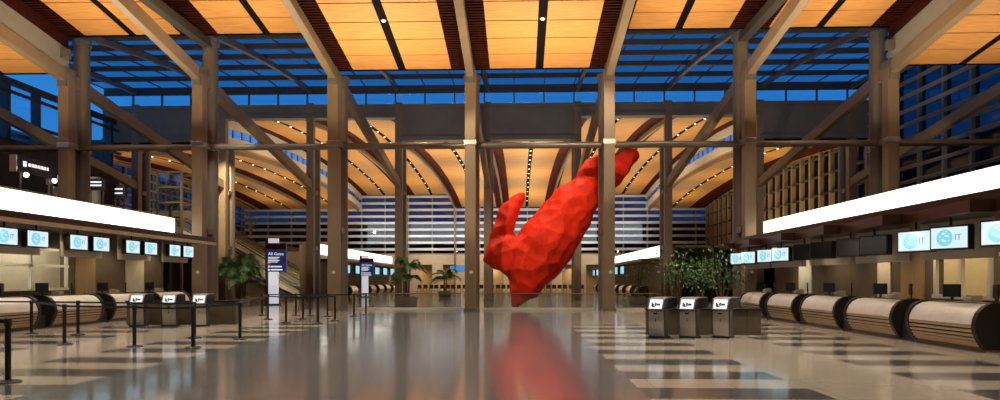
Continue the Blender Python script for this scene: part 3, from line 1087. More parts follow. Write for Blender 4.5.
# ------------------------------------------------------------------ kiosks
def make_kiosk(label):
    """faces local -y; upright body, sloping display head, deep hood behind"""
    o = thing('check_in_kiosk', label, 'kiosk', (0, 0, 0), 0, 'self-service check-in kiosks')
    w = .22
    body = [(-.16, 0), (-.20, .45), (-.21, .76), (.05, .76), (.05, 0)]
    MB().prism(body, 'x', -w, w).build('body', 'metal', o, bevel=.02)
    MB().box(-w - .02, w + .02, -.20, .2, 0, .05).build('foot', 'black', o)
    head = [(-.24, .78), (-.245, .80), (-.12, 1.08), (0.0, 1.12), (.62, 1.12), (.66, 1.06), (.66, .82), (.1, .78)]
    MB().prism(head, 'x', -w - .015, w + .015).build('head', 'metal', o, smooth=True)
    for s in (-1, 1):
        hp = [(-.23, .80), (-.235, .82), (-.11, 1.07), (0.0, 1.10), (.60, 1.10), (.63, 1.05), (.63, .83), (.1, .80)]
        MB().prism(hp, 'x', s * (w + .015), s * (w + .035)).build('side_cover', 'black_gloss', o)
        MB().prism([(-.12, .06), (-.16, .76), (.05, .78), (.05, .06)], 'x', s * w, s * (w + .025)).build('side_panel', 'steel_dark', o)
    MB().prism([(.05, .05), (.05, .8), (.14, .8), (.14, .05)], 'x', -w + .03, w - .03).build('spine', 'black', o)
    # display lies on the slope between (-.235,.80) and (-.11,1.06)
    d = MB().hexa([(-.19, -.250, .81), (.19, -.250, .81), (.19, -.136, 1.065), (-.19, -.136, 1.065)], [(-.19, -.232, .81), (.19, -.232, .81), (.19, -.118, 1.065), (-.19, -.118, 1.065)]).build('display', 'kiosk_screen', o)
    k = MB()
    for x0, x1, t0, t1 in ((-.12, -.05, .25, .5), (-.03, .02, .3, .65), (.03, .13, .35, .55), (-.10, .0, .18, .26), (-.13, -.09, .5, .65)):
        def P(x, t, d_):
            return (x, -.250 + .114 * t - .004 - d_, .81 + .255 * t)
        k.hexa([P(x0, t0, 0), P(x1, t0, 0), P(x1, t1, 0), P(x0, t1, 0)], [P(x0, t0, -.004), P(x1, t0, -.004), P(x1, t1, -.004), P(x0, t1, -.004)])
    k.build('display_marks', 'black', d)
    MB().box(-.05, .05, -.225, -.2, .66, .70).build('card_slot', 'black', o)
    MB().box(-.012, .012, -.21, -.195, .45, .55).build('emblem', 'steel_dark', o)
    return o


ki = make_kiosk('check-in kiosk right of the lobby, left one of the three there')
KY = 18.2
rk = [(659, 'left one of the three there'), (690, 'middle one of the three there'), (723, 'right one of the three there')]
for k, (u, lab) in enumerate(rk):
    x = Xat(u, KY)
    if k == 0:
        ki.location = (x, KY, 0)
        ki.rotation_euler = (0, 0, -R(38))
    else:
        dup(ki, (x, KY, 0), -R(38), 'check-in kiosk right of the lobby, ' + lab)
KL = 22.2
for k, (u, lab) in enumerate([(139, 'left one of the three there'), (171, 'middle one of the three there'), (201, 'right one of the three there')]):
    dup(ki, (Xat(u, KL), KL, 0), R(8), 'check-in kiosk in the left queue area, ' + lab)

# low walls behind the kiosks
def low_wall(x0, x1, y, h, lab):
    o = thing('low_wall', lab, 'low wall', ((x0 + x1) / 2, y, 0), 0, 'low walls behind the kiosks')
    L = (x1 - x0) / 2
    MB().box(-L, L, -.08, .08, 0, h).build('board', 'counter_wall', o)
    MB().box(-L - .03, L + .03, -.12, .12, h, h + .05).build('top_rail', 'black', o)
    j = MB()
    x = -L + .9
    while x < L:
        j.box(x - .012, x + .012, -.085, -.078, .02, h)
        x += 1.0
    j.build('joint', 'steel_dark', o)


low_wall(Xat(646, 19.2), Xat(760, 19.2), 19.2, .72, 'low brown wall behind the right kiosks')
low_wall(Xat(128, 23.2), Xat(237, 23.2), 23.2, .80, 'low brown wall behind the left kiosks')


# ------------------------------------------------------------------ stanchions
def make_stanchion(label, group):
    o = thing('belt_stanchion', label, 'stanchion', (0, 0, 0), 0, group)
    MB().lathe([(.18, 0), (.18, .015), (.15, .03), (.04, .045)], n=24).build('base', 'black', o, smooth=True)
    MB().cyl((0, 0, .03), (0, 0, .92), .042, n=14).build('post', 'black', o, smooth=True)
    MB().lathe([(.048, .88), (.052, .89), (.052, .99), (.044, 1.0)], n=14).build('belt_head', 'black', o, smooth=True)
    return o


def belt(o, q, z=.95, sag=.0):
    """a tape from stanchion o (unrotated) to the point q"""
    p = Vector(o.location)
    d = Vector((q[0] - p.x, q[1] - p.y, 0))
    n = 10
    m = MB()
    s = Vector((-d.y, d.x, 0)).normalized() * .003
    for i in range(n):
        a, b = i / n, (i + 1) / n
        za = z - sag * 4 * a * (1 - a)
        zb = z - sag * 4 * b * (1 - b)
        A, B = d * a, d * b
        m.hexa([(A - s) + Vector((0, 0, za - .025)), (A + s) + Vector((0, 0, za - .025)), (B + s) + Vector((0, 0, zb - .025)), (B - s) + Vector((0, 0, zb - .025))],
               [(A - s) + Vector((0, 0, za + .025)), (A + s) + Vector((0, 0, za + .025)), (B + s) + Vector((0, 0, zb + .025)), (B - s) + Vector((0, 0, zb + .025))])
    m.build('belt', 'belt', o)


near = [('A', 8, 385, 'largest, standing alone nearest the left edge'), ('C', 31.5, 335, 'behind the largest one, in front of the leftmost ticket desk'), ('B', 64.5, 346, 'third from the left edge, on the dark stripe'), ('D', 78, 336, 'fourth from the left edge, left of the kiosks'),
        ('E', 134.5, 348, 'standing in front of the left one of the left kiosks'), ('G', 193, 349, 'nearer of two before the right one of the left kiosks'), ('I', 194.5, 339, 'farther of two before the right one of the left kiosks'), ('H', 240, 340, 'at the right end of the low brown wall, alone')]
g2 = [262, 268, 286, 296, 303, 310, 318, 327.5, 335, 354, 366]
b2 = [316, 320, 323.5, 316, 320, 316, 324, 317, 321, 316.5, 315]
S = {}
base_st = make_stanchion('', 'near belt stanchions on the left')
first = True
for key, u, v, lab in near:
    Y = F * EYE / (v - PY)
    X = Xat(u, Y)
    Y *= 1.0
    lb = 'black belt stanchion, ' + lab
    if first:
        o = base_st
        o['label'] = lb
        o.location = (X, Y, 0)
        first = False
    else:
        o = dup(base_st, (X, Y, 0), 0, lb)
    S[key] = o
for i, (u, v) in enumerate(zip(g2, b2)):
    Y = F * EYE / (v - PY)
    X = Xat(u, Y)
    S[i] = dup(base_st, (X, Y, 0), 0, 'small black belt stanchion near the pylon signs, %s from the left' % ORD[i], 'far belt stanchions by the pylon signs')
P = lambda k: tuple(S[k].location)
belt(S['A'], (P('A')[0] - 3.5, P('A')[1] + .4))
belt(S['C'], (P('C')[0] - 3, P('C')[1] + .2))
belt(S['C'], P('D'))
belt(S['B'], P('C'))
belt(S['D'], P('I'))
belt(S['E'], P('G'), sag=.02)
belt(S['G'], P('I'))
belt(S['G'], P('H'))
belt(S['B'], P('E'))
belt(S['H'], P(1))
for a, b in ((0, 3), (3, 5), (5, 7), (7, 9), (9, 10), (1, 2), (2, 6), (4, 8), (0, 1), (6, 8)):
    belt(S[a], P(b))


# ------------------------------------------------------------------ glass balustrade round the sculpture
def balustrade(x0, x1, y, lab):
    o = thing('glass_balustrade', lab, 'railing', ((x0 + x1) / 2, y, 0), 0, 'glass railings')
    L = (x1 - x0) / 2
    n = max(1, int(round(2 * L / 1.75)))
    w = 2 * L / n
    for i in range(n):
        MB().box(-L + i * w + .02, -L + (i + 1) * w - .02, -.01, .01, .1, .86).build('glass_panel', 'glass_rail', o)
    MB().box(-L, L, -.03, .03, .86, .90).build('hand_rail', 'rail', o)
    MB().box(-L, L, -.07, .07, 0, .12).build('base_shoe', 'white_trim', o)


balustrade(XJ(-1) + .7, XJ(0) - .6, Y1 + 1.3, 'glass railing left of the middle column, in front of the palm')
balustrade(XJ(0) + .6, XJ(1) - .6, Y1 + 1.3, 'glass railing at the foot of the red sculpture')
balustrade(XJ(1) + .6, XJ(1) + 2.8, Y1 + 1.3, 'short glass railing right of the sculpture column')


# ------------------------------------------------------------------ red sculpture (plain abstract form)
def sculpture():
    SY = 37.6
    k = (SY * CT) / F

    def W(u, v, dy=0):
        Yq = SY + dy
        X = Xat(u, Yq)
        return Vector((X, Yq, Zat(v, X, Yq)))

    def chain(pts):
        m = MB()
        P_, R_ = [], []
        q = [(W(u, v, dy), r) for u, v, dy, r in pts]
        for (a, ra), (b, rb) in zip(q, q[1:]):
            for i in range(6):
                t = i / 6
                P_.append(a.lerp(b, t))
                R_.append(ra + (rb - ra) * t)
        P_.append(q[-1][0])
        R_.append(q[-1][1])
        m.tube(P_, R_, 14)
        return m
    allm = MB()
    for pts in (
        [(513, 307.5, .1, .12), (519, 298, .0, .55), (525, 287, 0, .98), (531, 270, 0, 1.42), (545, 247, 0, 1.62), (560, 225, .1, 1.50), (573, 208, .1, 1.30), (588, 193, .2, 1.02), (604, 180, .3, .80), (620, 168, .4, .66), (633, 156, .5, .34), (637, 152, .5, .10)],
        [(580, 202, -.2, 1.0), (588, 182, -.3, .62), (592, 166, -.3, .50), (600, 156, -.3, .12)],
        [(536, 262, 0, 1.2), (520, 256, 0, 1.12), (504, 255, -.1, 1.12), (494, 260, -.2, .80), (488, 266, -.2, .36)],
        [(502, 250, .1, .70), (502, 234, .1, .60), (507, 216, .2, .56), (518, 201, .3, .36), (526, 193, .3, .06)],
    ):
        c = chain(pts)
        allm.add(c.v, c.f)
    o = allm.build('abstract_sculpture', 'red')
    zmin = min(v.co.z for v in o.data.vertices)
    for v in o.data.vertices:
        v.co.z -= zmin
    r = o.modifiers.new('remesh', 'REMESH')
    r.mode = 'VOXEL'
    r.voxel_size = .13
    s = o.modifiers.new('smooth', 'SMOOTH')
    s.iterations = 6
    s.factor = .5
    tx = bpy.data.textures.new('lumps', 'VORONOI')
    tx.noise_scale = .8
    d = o.modifiers.new('lumps', 'DISPLACE')
    d.texture = tx
    d.strength = .30
    d.mid_level = .4
    de = o.modifiers.new('facets', 'DECIMATE')
    de.ratio = .26
    tag(o, 'huge red faceted abstract sculpture leaning between the steel columns', 'sculpture')


sculpture()


# ------------------------------------------------------------------ plants
def palm(name, label, X, Y, h, spread, nf=16, pot=True, trunk_h=None, seed=1, group='potted palms'):
    rnd = random.Random(seed)
    o = thing(name, label, 'palm', (X, Y, .42 if pot else 0), 0, group)
    th = trunk_h if trunk_h is not None else h * .45
    t = MB()
    for k in range(3):
        a = k * 2.1
        t.tube([(math.cos(a) * .08, math.sin(a) * .08, 0), (math.cos(a) * .12, math.sin(a) * .12, th * .5), (math.cos(a) * .2, math.sin(a) * .2, th * (1 - .12 * k))], [.06, .05, .035], 8)
    t.build('trunk', 'bark', o, smooth=True)
    f = MB()
    for i in range(nf):
        a = i * 2.399 + rnd.uniform(-.2, .2)
        rise = rnd.uniform(.35, 1.15)
        L = spread * rnd.uniform(.75, 1.1)
        ca, sa = math.cos(a), math.sin(a)
        z0 = th * rnd.uniform(.55, 1.0)
        pts = []
        n = 14
        for k in range(n + 1):
            s = k / n
            rr = L * (s * (.55 + .45 * (1 - rise)) + .0)
            zz = z0 + (h - th) * rise * (1.5 * s - .95 * s * s) - .35 * s ** 3 * L
            pts.append(Vector((ca * rr, sa * rr, zz)))
        f.tube(pts, [.016 - .012 * k / n for k in range(n + 1)], 4)
        side = Vector((-sa, ca, 0))
        for k in range(2, n + 1):
            p = pts[k]
            d = (pts[k] - pts[k - 1]).normalized()
            ll = L * .34 * math.sin(PI * min(1, (k / n) * .85 + .12))
            for sg in (-1, 1):
                for half in (0, .5):
                    q = p - d * half * (pts[k] - pts[k - 1]).length
                    tip = q + side * sg * ll * .8 + d * ll * .62 - Vector((0, 0, ll * rnd.uniform(.15, .45)))
                    mid = (q + tip) / 2 + Vector((0, 0, ll * .06))
                    wv = d * .035
                    f.add([q - wv * .4, q + wv * .4, mid + wv, tip, mid - wv], [(0, 1, 2, 3, 4)])
    f.build('fronds', 'leaf', o)
    return o


def planter(label, X, Y, r=.55, h=.5, group='planters'):
    o = thing('planter', label, 'planter', (X, Y, 0), 0, group)
    MB().lathe([(r * .8, 0), (r * .95, .04), (r, h - .05), (r, h), (r * .88, h), (r * .86, h - .1)], n=24).build('tub', 'pot', o, smooth=True)
    MB().lathe([(r * .86, h - .12), (r * .86, h - .09)], n=24).build('soil', 'soil', o)


def bush(name, label, X, Y, z0, h, w, nleaf=900, seed=1, m='leaf', group='indoor trees'):
    rnd = random.Random(seed)
    o = thing(name, label, 'tree', (X, Y, z0), 0, group)
    t = MB()
    tips = []
    for i in range(9):
        a = i * 2.4
        rr = w * .4 * rnd.uniform(.3, 1)
        tip = Vector((math.cos(a) * rr, math.sin(a) * rr, h * rnd.uniform(.55, .95)))
        t.tube([(math.cos(a) * .05, math.sin(a) * .05, 0), tip * .5 + Vector((0, 0, h * .05)), tip], [.035, .022, .008], 6)
        tips.append(tip)
    t.build('stems', 'bark', o)
    f = MB()
    for i in range(nleaf):
        c = rnd.choice(tips)
        p = c * rnd.uniform(.55, 1.08) + Vector((rnd.gauss(0, w * .15), rnd.gauss(0, w * .15), rnd.gauss(0, h * .09)))
        if p.z < .1:
            p.z = .1 + rnd.random() * .2
        d = Vector((rnd.gauss(0, 1), rnd.gauss(0, 1), rnd.gauss(-.3, .5))).normalized()
        s = d.cross(Vector((0, 0, 1)))
        s = s.normalized() if s.length > .01 else Vector((1, 0, 0))
        L = rnd.uniform(.14, .26)
        f.add([p, p + d * L * .5 + s * L * .18, p + d * L, p + d * L * .5 - s * L * .18], [(0, 1, 2, 3)])
    f.build('foliage', m, o)
    return o


px, py_ = Xat(239, 38), 38
planter('planter tub under the large left palm behind the low wall', px, py_, .6, .5)
palm('potted_palm', 'large feathery palm before the escalators on the left', px, py_, 3.9, 2.3, 34, seed=3, trunk_h=1.1)
px = Xat(407, 38.5)
planter('round tan planter behind the glass railing, under the bushy palm', px, 38.5, .62, .62)
palm('potted_palm', 'bushy palm behind the glass railing, left of the middle column', px, 38.5, 3.1, 1.5, 18, seed=5, trunk_h=1.9)
px = Xat(445, 58)
planter('distant planter under the small palm between two columns', px, 58, .6, .6)
palm('potted_palm', 'small distant palm between the bushy palm and the middle column', px, 58, 2.9, 2.0, 14, seed=8, trunk_h=1.8)
px = Xat(637, 44)
planter('planter tub under the thin tree right of the sculpture column', px, 44, .6, .5)
bush('ficus_tree', 'thin leafy tree against the tan counter wall, right of the sculpture', px, 44, .42, 2.3, 1.7, 480, 11)
for k, (u, Y, h, w, m, lab) in enumerate([(676, 29.5, 2.6, 2.0, 'leaf_dark', 'dense green tree behind the left one of the right kiosks'), (700, 31.0, 2.6, 2.0, 'leaf', 'green tree behind the middle one of the right kiosks'), (722, 29.0, 2.5, 1.9, 'leaf_dark', 'green tree by the canopy tip, behind the right kiosks')]):
    px = Xat(u, Y)
    planter('planter tub hidden under the %s' % lab, px, Y, .55, .5)
    bush('ficus_tree', lab, px, Y, .42, h, w, 620, 20 + k, m)
px = Xat(248, 58)


# ------------------------------------------------------------------ pylon signs
def pylon(label, X, Y, s, hh, face):
    o = thing('pylon_sign', label, 'sign', (X, Y, 0), R(6), 'free-standing pylon signs')
    MB().box(-.50 * s, -.34 * s, -.12, .12, 0, hh).build('side_post', 'steel_dark', o)
    MB().box(-.34 * s, .18 * s, -.10, .10, .1, hh * .5).build('lit_post', 'sign_post', o)
    MB().box(-.42 * s, .62 * s, -.14, .14, hh * .5, hh * .93).build('panel', 'navy', o, bevel=.02)
    MB().box(-.34 * s, .2 * s, -.10, .10, hh * .93, hh).build('lit_cap', 'sign_post', o)
    MB().box(-.55 * s, .3 * s, -.2, .2, 0, .1).build('foot', 'steel_dark', o)
    z = hh * .5
    H = hh * .43
    text(face, .225 * s, 'sign_text', o, (-.34 * s, -.145, z + H * .62), (R(90), 0, 0))
    t = MB()
    for k in range(4):
        t.box(-.34 * s, (.28 - .09 * (k % 2)) * s, -.15, -.142, z + H * .50 - k * .085 * s - .02 * s, z + H * .50 - k * .085 * s + .02 * s)
    t.box(-.2 * s, .4 * s, -.15, -.142, z + H * .16, z + H * .20)
    t.box(-.2 * s, .44 * s, -.15, -.142, z + H * .05, z + H * .09)
    t.box(-.34 * s, -.26 * s, -.15, -.142, z + H * .15, z + H * .21)
    t.box(-.34 * s, -.26 * s, -.15, -.142, z + H * .04, z + H * .10)
    t.build('text_line', 'sign_text', o)
    MB().cyl((-.29 * s, -.142, z + H * .29), (-.29 * s, -.15, z + H * .29), .07 * s, n=14).build('red_mark', 'sign_red', o)
    MB().box(-.42 * s, .62 * s, -.145, -.141, z + H * .78, z + H * .97).build('header_stripe', 'mahogany_vault', o)
    return o


pylon('large navy and white pylon sign reading All Gates before the escalators', Xat(275, 41), 41, 1.15, 4.25, 'All Gates')
o = pylon('smaller distant navy pylon sign right of the tan column', Xat(366, 60), 60, 1.15, 3.9, 'All Gates')


# ------------------------------------------------------------------ hanging signs on the left
def side_sign(label, X, y0, y1, z0, z1, roof, m='navy_dark', bars=1, arrow=True):
    o = thing('direction_sign', label, 'sign', (X, (y0 + y1) / 2, roof), 0, 'dark direction signs on the left')
    L = (y1 - y0) / 2
    MB().box(-.16, .16, -L, L, z0 - roof, z1 - roof).build('panel', m, o)
    MB().box(-.17, .17, -L - .05, -L, z0 - roof, z1 - roof).build('end_cap', 'wall_white', o)
    for s in (-1, 1):
        MB().cyl((0, s * L * .7, 0), (0, s * L * .7, z0 - roof), .05, n=10).build('post', 'steel_grey', o)
    H = z1 - z0
    t = MB()
    zc = (z0 + z1) / 2 - roof
    for b in range(bars):
        zz = zc + H * (.12 if bars > 1 else .05) - b * H * .3
        y = -L * .72
        t.box(.16, .17, y, y + .22, zz - H * .16, zz + H * .16)
        y += .34
        while y < L * .5:
            w = .12 + .05 * ((int(y * 37)) % 3)
            t.box(.16, .17, y, y + w, zz - H * .10, zz + H * .10)
            y += w + .05
    t.build('text_mark', 'sign_text', o)
    return o


ss = side_sign('long dark direction sign with white lettering at the upper left edge', -24.0, 30.1, 34.0 - 1.2, 6.75, 7.55, 4.6)
for s in (-1, 1):
    MB().lathe([(.02, -.12), (.09, -.09), (.12, 0), (.09, .09), (.02, .12)], (.3, s * .95, 2.05), n=14).build('globe_lamp', 'bulb', ss, smooth=True)
side_sign('short dark sign just left of the leftmost column', -24.4, 33.0, 34.0, 6.55, 7.3, 4.6 if False else 0)


# ------------------------------------------------------------------ mezzanine and escalators
MZ = 6.0
mz = MB()
mz.box(-32.3, -30.3, 36, Y2, MZ - .5, MZ)
mz.box(WL2 + .1, -30.3, Y2 + .2, Y3 - .3, MZ - .5, MZ)
struct(mz.build('floor_mezzanine', 'wall_brown'), 'mezzanine floor on the left above the escalators', 'floor')
struct(MB().box(-32.3, -29.0, 43.8, 44.1, MZ, MZ + 2.7).build('wall_mezzanine', 'wall_white'), 'white lit wall on the left mezzanine', 'wall')
struct(MB().box(WL2 + .1, -34.5, 72.0, 72.3, MZ, MZ + 3.4).build('wall_mezzanine_rear', 'wall_cream'), 'cream wall at the head of the escalators', 'wall')


def front_sign(label, u0, u1, v0, v1, Y):
    x0, x1 = Xat(u0, Y), Xat(u1, Y)
    xm = (x0 + x1) / 2
    z0, z1 = Zat(v1, xm, Y), Zat(v0, xm, Y)
    o = thing('direction_sign', label, 'sign', (xm, Y, MZ), 0, 'dark direction signs on the left')
    L = (x1 - x0) / 2
    MB().box(-L, L, -.1, .1, z0 - MZ, z1 - MZ).build('panel', 'navy_dark', o)
    for s in (-1, 1):
        MB().cyl((s * L * .7, 0, 0), (s * L * .7, 0, z0 - MZ), .05, n=10).build('post', 'steel_grey', o)
    t = MB()
    H = z1 - z0
    for q in (.7, .4):
        t.box(-L * .7, L * .6, -.11, -.1, z0 - MZ + H * q - .05, z0 - MZ + H * q + .05)
    t.build('text_mark', 'sign_text', o)


front_sign('small dark sign before the white wall, right of the leftmost column', 88, 106, 179, 190, 42)
front_sign('dark sign board of stacked lines left of the back column', 114, 126, 185, 199, 43)


def escalator(label, Y, w=1.1):
    x0, x1 = -19.8, -30.2
    o = thing('escalator', label, 'escalator', (0, 0, 0), 0, 'escalators to the mezzanine')
    st = MB()
    n = 26
    for i in range(n):
        xa = x0 + (x1 - x0) * i / n
        xb = x0 + (x1 - x0) * (i + 1) / n
        z = MZ * (i + 1) / n
        st.box(xa, xb, Y - w / 2, Y + w / 2, max(0, z - .5), z)
    st.build('steps', 'steel_dark', o)
    for s in (-1, 1):
        y = Y + s * (w / 2 + .12)
        MB().hexa([(x0 + .8, y - .12, 0), (x0 + .8, y + .12, 0), (x1, y + .12, MZ - .7), (x1, y - .12, MZ - .7)],
                  [(x0 + .8, y - .12, .25), (x0 + .8, y + .12, .25), (x1, y + .12, MZ + .35), (x1, y - .12, MZ + .35)]).build('truss_side', 'wall_cream', o)
        MB().hexa([(x0 + .6, y - .012, .25), (x0 + .6, y + .012, .25), (x1, y + .012, MZ + .35), (x1, y - .012, MZ + .35)],
                  [(x0 + .6, y - .012, 1.0), (x0 + .6, y + .012, 1.0), (x1, y + .012, MZ + 1.1), (x1, y - .012, MZ + 1.1)]).build('glass_side', 'glass_rail', o)
        MB().tube([(x0 + 1.2, y, .5), (x0 + 1.25, y, .85), (x0 + .9, y, 1.02), (x0, y, 1.1), (x0 - .6, y, 1.38), (x1 + .2, y, MZ + 1.1), (x1 - .8, y, MZ + 1.15)], .06, 8).build('hand_rail', 'black', o, smooth=True)
    return o


escalator('nearer escalator climbing to the left mezzanine behind the large palm', 57.0)
escalator('middle escalator climbing to the left mezzanine', 61.5)
escalator('farthest escalator climbing to the left mezzanine', 66.0)


def mez_rail(label, x0, x1, y0, y1):
    o = thing('mezzanine_railing', label, 'railing', (0, 0, 0), 0, 'mezzanine glass railings')
    d = Vector((x1 - x0, y1 - y0, 0))
    n = max(1, int(d.length / 2))
    ps = MB()
    for i in range(n + 1):
        p = Vector((x0, y0, MZ)) + d * i / n
        ps.cyl(p, p + Vector((0, 0, 1.1)), .035, n=8)
    ps.build('post', 'rail', o)
    MB().beam((x0, y0, MZ + 1.12), (x1, y1, MZ + 1.12), .07, .06).build('hand_rail', 'rail', o)
    MB().beam((x0, y0, MZ + .55), (x1, y1, MZ + .55), .012, .95).build('glass_panel', 'glass_rail', o)


mez_rail('glass railing along the near edge of the left mezzanine', -32.2, -30.4, 36.2, 36.2)
mez_rail('glass railing along the hall edge of the left mezzanine', -30.4, -30.4, 36.2, 56.0)
bush('mezzanine_tree', 'dark leafy tree on the mezzanine at the head of the escalators', Xat(243, 62), 63.8, MZ, 3.0, 1.8, 500, 40, 'leaf_dark')
o = thing('lift_frame', 'yellow metal lift frame on the left mezzanine', 'lift', (Xat(176, 47), 47, 0), 0)
fr = MB()
for sx in (-.9, .9):
    for sy in (-.9, .9):
        fr.box(sx - .07, sx + .07, sy - .07, sy + .07, 0, 9.4)
fr.build('corner_post', 'mullion', o)
for z in (MZ, MZ + 1.2, 8.3, 9.4):
    fr = MB()
    for s in (-.9, .9):
        fr.box(-.9, .9, s - .05, s + .05, z - .06, z + .06)
        fr.box(s - .05, s + .05, -.9, .9, z - .06, z + .06)
    fr.build('cross_bar', 'mullion', o)
MB().box(-.85, .85, -.85, -.83, .1, 9.3).build('glass', 'glass_rail', o)


# ------------------------------------------------------------------ far concourse details
def far_screen(label, X, Y, z, sgn):
    o = thing('far_screen', label, 'screen', (X, Y, z), 0, 'blue screens over the far counters')
    MB().box(-.08, .08, -1.1, 1.1, -.45, .45).build('case', 'black', o)
    MB().box(sgn * .08, sgn * .1, -1.0, 1.0, -.36, .36).build('display', 'screen_globe', o)
    MB().box(-.03, .03, -.03, .03, .45, 3.2 - z).build('hanger', 'black', o)


for k in range(7):
    far_screen('blue screen above the far left counters, %s from the viewer' % ORD[k], -15.9, 59 + k * 4.2, 2.6, 1)
for k in range(7):
    far_screen('blue screen above the far right counters, %s from the viewer' % ORD[k], 10.4, 66 + k * 4.2, 2.6, -1)
for k in range(8):
    dup(proto, (-15.8, 58 + k * 4.0, 0), 0, 'distant ticket desk on the far left, %s from the viewer' % ORD[k], 'distant ticket desks')
for k in range(8):
    dup(proto, (10.3, 58 + k * 4.6, 0), PI, 'distant ticket desk on the far right, %s from the viewer' % ORD[k], 'distant ticket desks')
# rows of dark chairs far back
def far_chair(label):
    o = thing('waiting_chair', label, 'chair', (0, 0, 0), 0, 'waiting chairs at the far end')
    MB().box(-.28, .28, -.25, .25, .40, .48).build('seat', 'seat_dark', o, bevel=.02)
    MB().box(-.28, .28, .2, .27, .48, .95).build('backrest', 'seat_dark', o, bevel=.02)
    for sx in (-.25, .25):
        MB().box(sx - .025, sx + .025, -.22, .24, 0, .05).build('foot', 'steel_dark', o)
        MB().box(sx - .025, sx + .025, -.03, .03, .05, .42).build('leg', 'steel_dark', o)
    return o


fc = None
lb = 'dark waiting chair in the row before the far shops'
for k in range(30):
    x = -14 + k * .78
    if fc is None:
        fc = far_chair(lb)
        fc.location = (x, 90, 0)
    else:
        dup(fc, (x, 90 + .4 * (k % 3), 0), 0)
# shop signs at the rear
for k, (x, m, lab) in enumerate([(-9.0, 'blue_sign', 'small blue lit shop sign on the rear wall left of the sculpture'), (5.2, 'blue_sign', 'small blue lit shop sign on the rear wall beside the sculpture column')]):
    o = thing('shop_sign', lab, 'sign', (x, Y3 - .3, 3.0), 0, 'blue shop signs')
    MB().box(-1.4, 1.4, -.1, .1, 0, .7).build('panel', m, o)
    MB().box(-1.45, 1.45, -.08, .1, .7, .76).build('frame', 'steel_dark', o)

# ------------------------------------------------------------------ world and lights
w = bpy.data.worlds.new('dusk')
sc.world = w
w.use_nodes = True
nt = w.node_tree
nt.nodes.clear()
out = nt.nodes.new('ShaderNodeOutputWorld')
bg = nt.nodes.new('ShaderNodeBackground')
tc = nt.nodes.new('ShaderNodeTexCoord')
sp = nt.nodes.new('ShaderNodeSeparateXYZ')
rp = nt.nodes.new('ShaderNodeValToRGB')
e = rp.color_ramp.elements
e[0].position = 0.0
e[0].color = (0.06, 0.34, 0.85, 1)
e[1].position = 1.0
e[1].color = (0.004, 0.035, 0.12, 1)
for p, c in ((.22, (0.028, 0.23, 0.66, 1)), (.32, (0.018, 0.15, 0.44, 1)), (.45, (0.008, 0.07, 0.24, 1))):
    q = e.new(p)
    q.color = c
nt.links.new(tc.outputs['Generated'], sp.inputs[0])
nt.links.new(sp.outputs[2], rp.inputs[0])
nt.links.new(rp.outputs[0], bg.inputs[0])
bg.inputs[1].default_value = 1.0
nt.links.new(bg.outputs[0], out.inputs[0])

WARM = (1.0, 0.80, 0.54)


def area(loc, sx, sy, e, c=WARM, rot=(PI, 0, 0), name='uplight', spread=PI):
    l = bpy.data.lights.new(name, 'AREA')
    l.shape = 'RECTANGLE'
    l.size, l.size_y = sx, sy
    l.energy = e
    l.color = c
    l.spread = spread
    o = bpy.data.objects.new(name, l)
    o.location = loc
    o.rotation_euler = rot
    col.objects.link(o)
    return o


def spot(loc, target, e, ang=60, c=WARM, blend=.6, r=.08, name='spotlight'):
    l = bpy.data.lights.new(name, 'SPOT')
    l.energy = e
    l.color = c
    l.spot_size = R(ang)
    l.spot_blend = blend
    l.shadow_soft_size = r
    o = bpy.data.objects.new(name, l)
    o.location = loc
    d = Vector(target) - Vector(loc)
    o.rotation_euler = d.to_track_quat('-Z', 'Y').to_euler()
    col.objects.link(o)
    return o


# front ceilings, washed from below
for j, zz in ((-3, 9.5), (-2, 9.5), (-1, 8.8), (0, 8.8), (1, 9.5), (2, 9.5)):
    area((XJ(j) + BAY / 2, 29.5, zz), 4.5, 4, 440)
area((XJ(-4) + BAY / 2, 29.5, 8.5), 4, 4, 230)
area((XJ(3) + BAY / 2, 29.5, 8.5), 4, 4, 230)
# back vaults
for j in range(-5, 4):
    for Y in (60, 74, 88):
        if j > -6:
            area((XJ(j) + BAY / 2, Y, 9.3), 4, 6, 290 if abs(j + .5) < 3.4 else 150)
# wash light added to brighten the far louvres, no fixture there
area((XC, 90, 9), 44, 3, 450, (0.85, 0.93, 1.0), (R(90), 0, 0), 'louvre_wash', R(110))
# floor downlights from the ceiling slots
for j in range(-3, 3):
    x = XJ(j) + BAY / 2
    for Y in (9, 16, 23, 30):
        zc = (z_high(Y) if abs(x - XC) > 7.1 else z_low(Y)) - .1
        spot((x, Y, zc), (x, Y - 1.0, 0), 2900, 85, (1.0, .90, .76), .7, .12)
for Y in (16, 22, 28):  # extra spots added to brighten the desk fronts, not slot downlights
    spot((XJ(3) + 1.5, Y, z_low(Y) - .2), (10.0, Y + 1, .8), 4600, 46, (1.0, .90, .76), .7, .12)
    spot((XJ(-3) - 1.5, Y + 1, z_low(Y) - .2), (-15.6, Y + 2, .8), 3600, 46, (1.0, .90, .76), .7, .12)
for x in (XJ(-1) + BAY / 2, XC + BAY / 2):
    for Y in (38, 46):
        spot((x, Y, 14.6), (x, Y, 0), 2500, 85, WARM, .7, .12)
# columns lit from the front
for j in range(-3, 4):
    spot((XJ(j), 26, (z_high(26) if abs(j) > 1 else z_low(26)) - .3), (XJ(j), Y1, 5.0), 1250, 44)
    spot((XJ(j) * .8, 41, .6), (XJ(j), Y2, 8.5), 900, 60)
# spots added in mid-air to lighten the bulkhead
for j in (-4, -2, 0, 2, 4):
    spot((XJ(j) * .9, 38, 8.4), (XJ(j) * .9, Y2, 14.2), 300, 110)
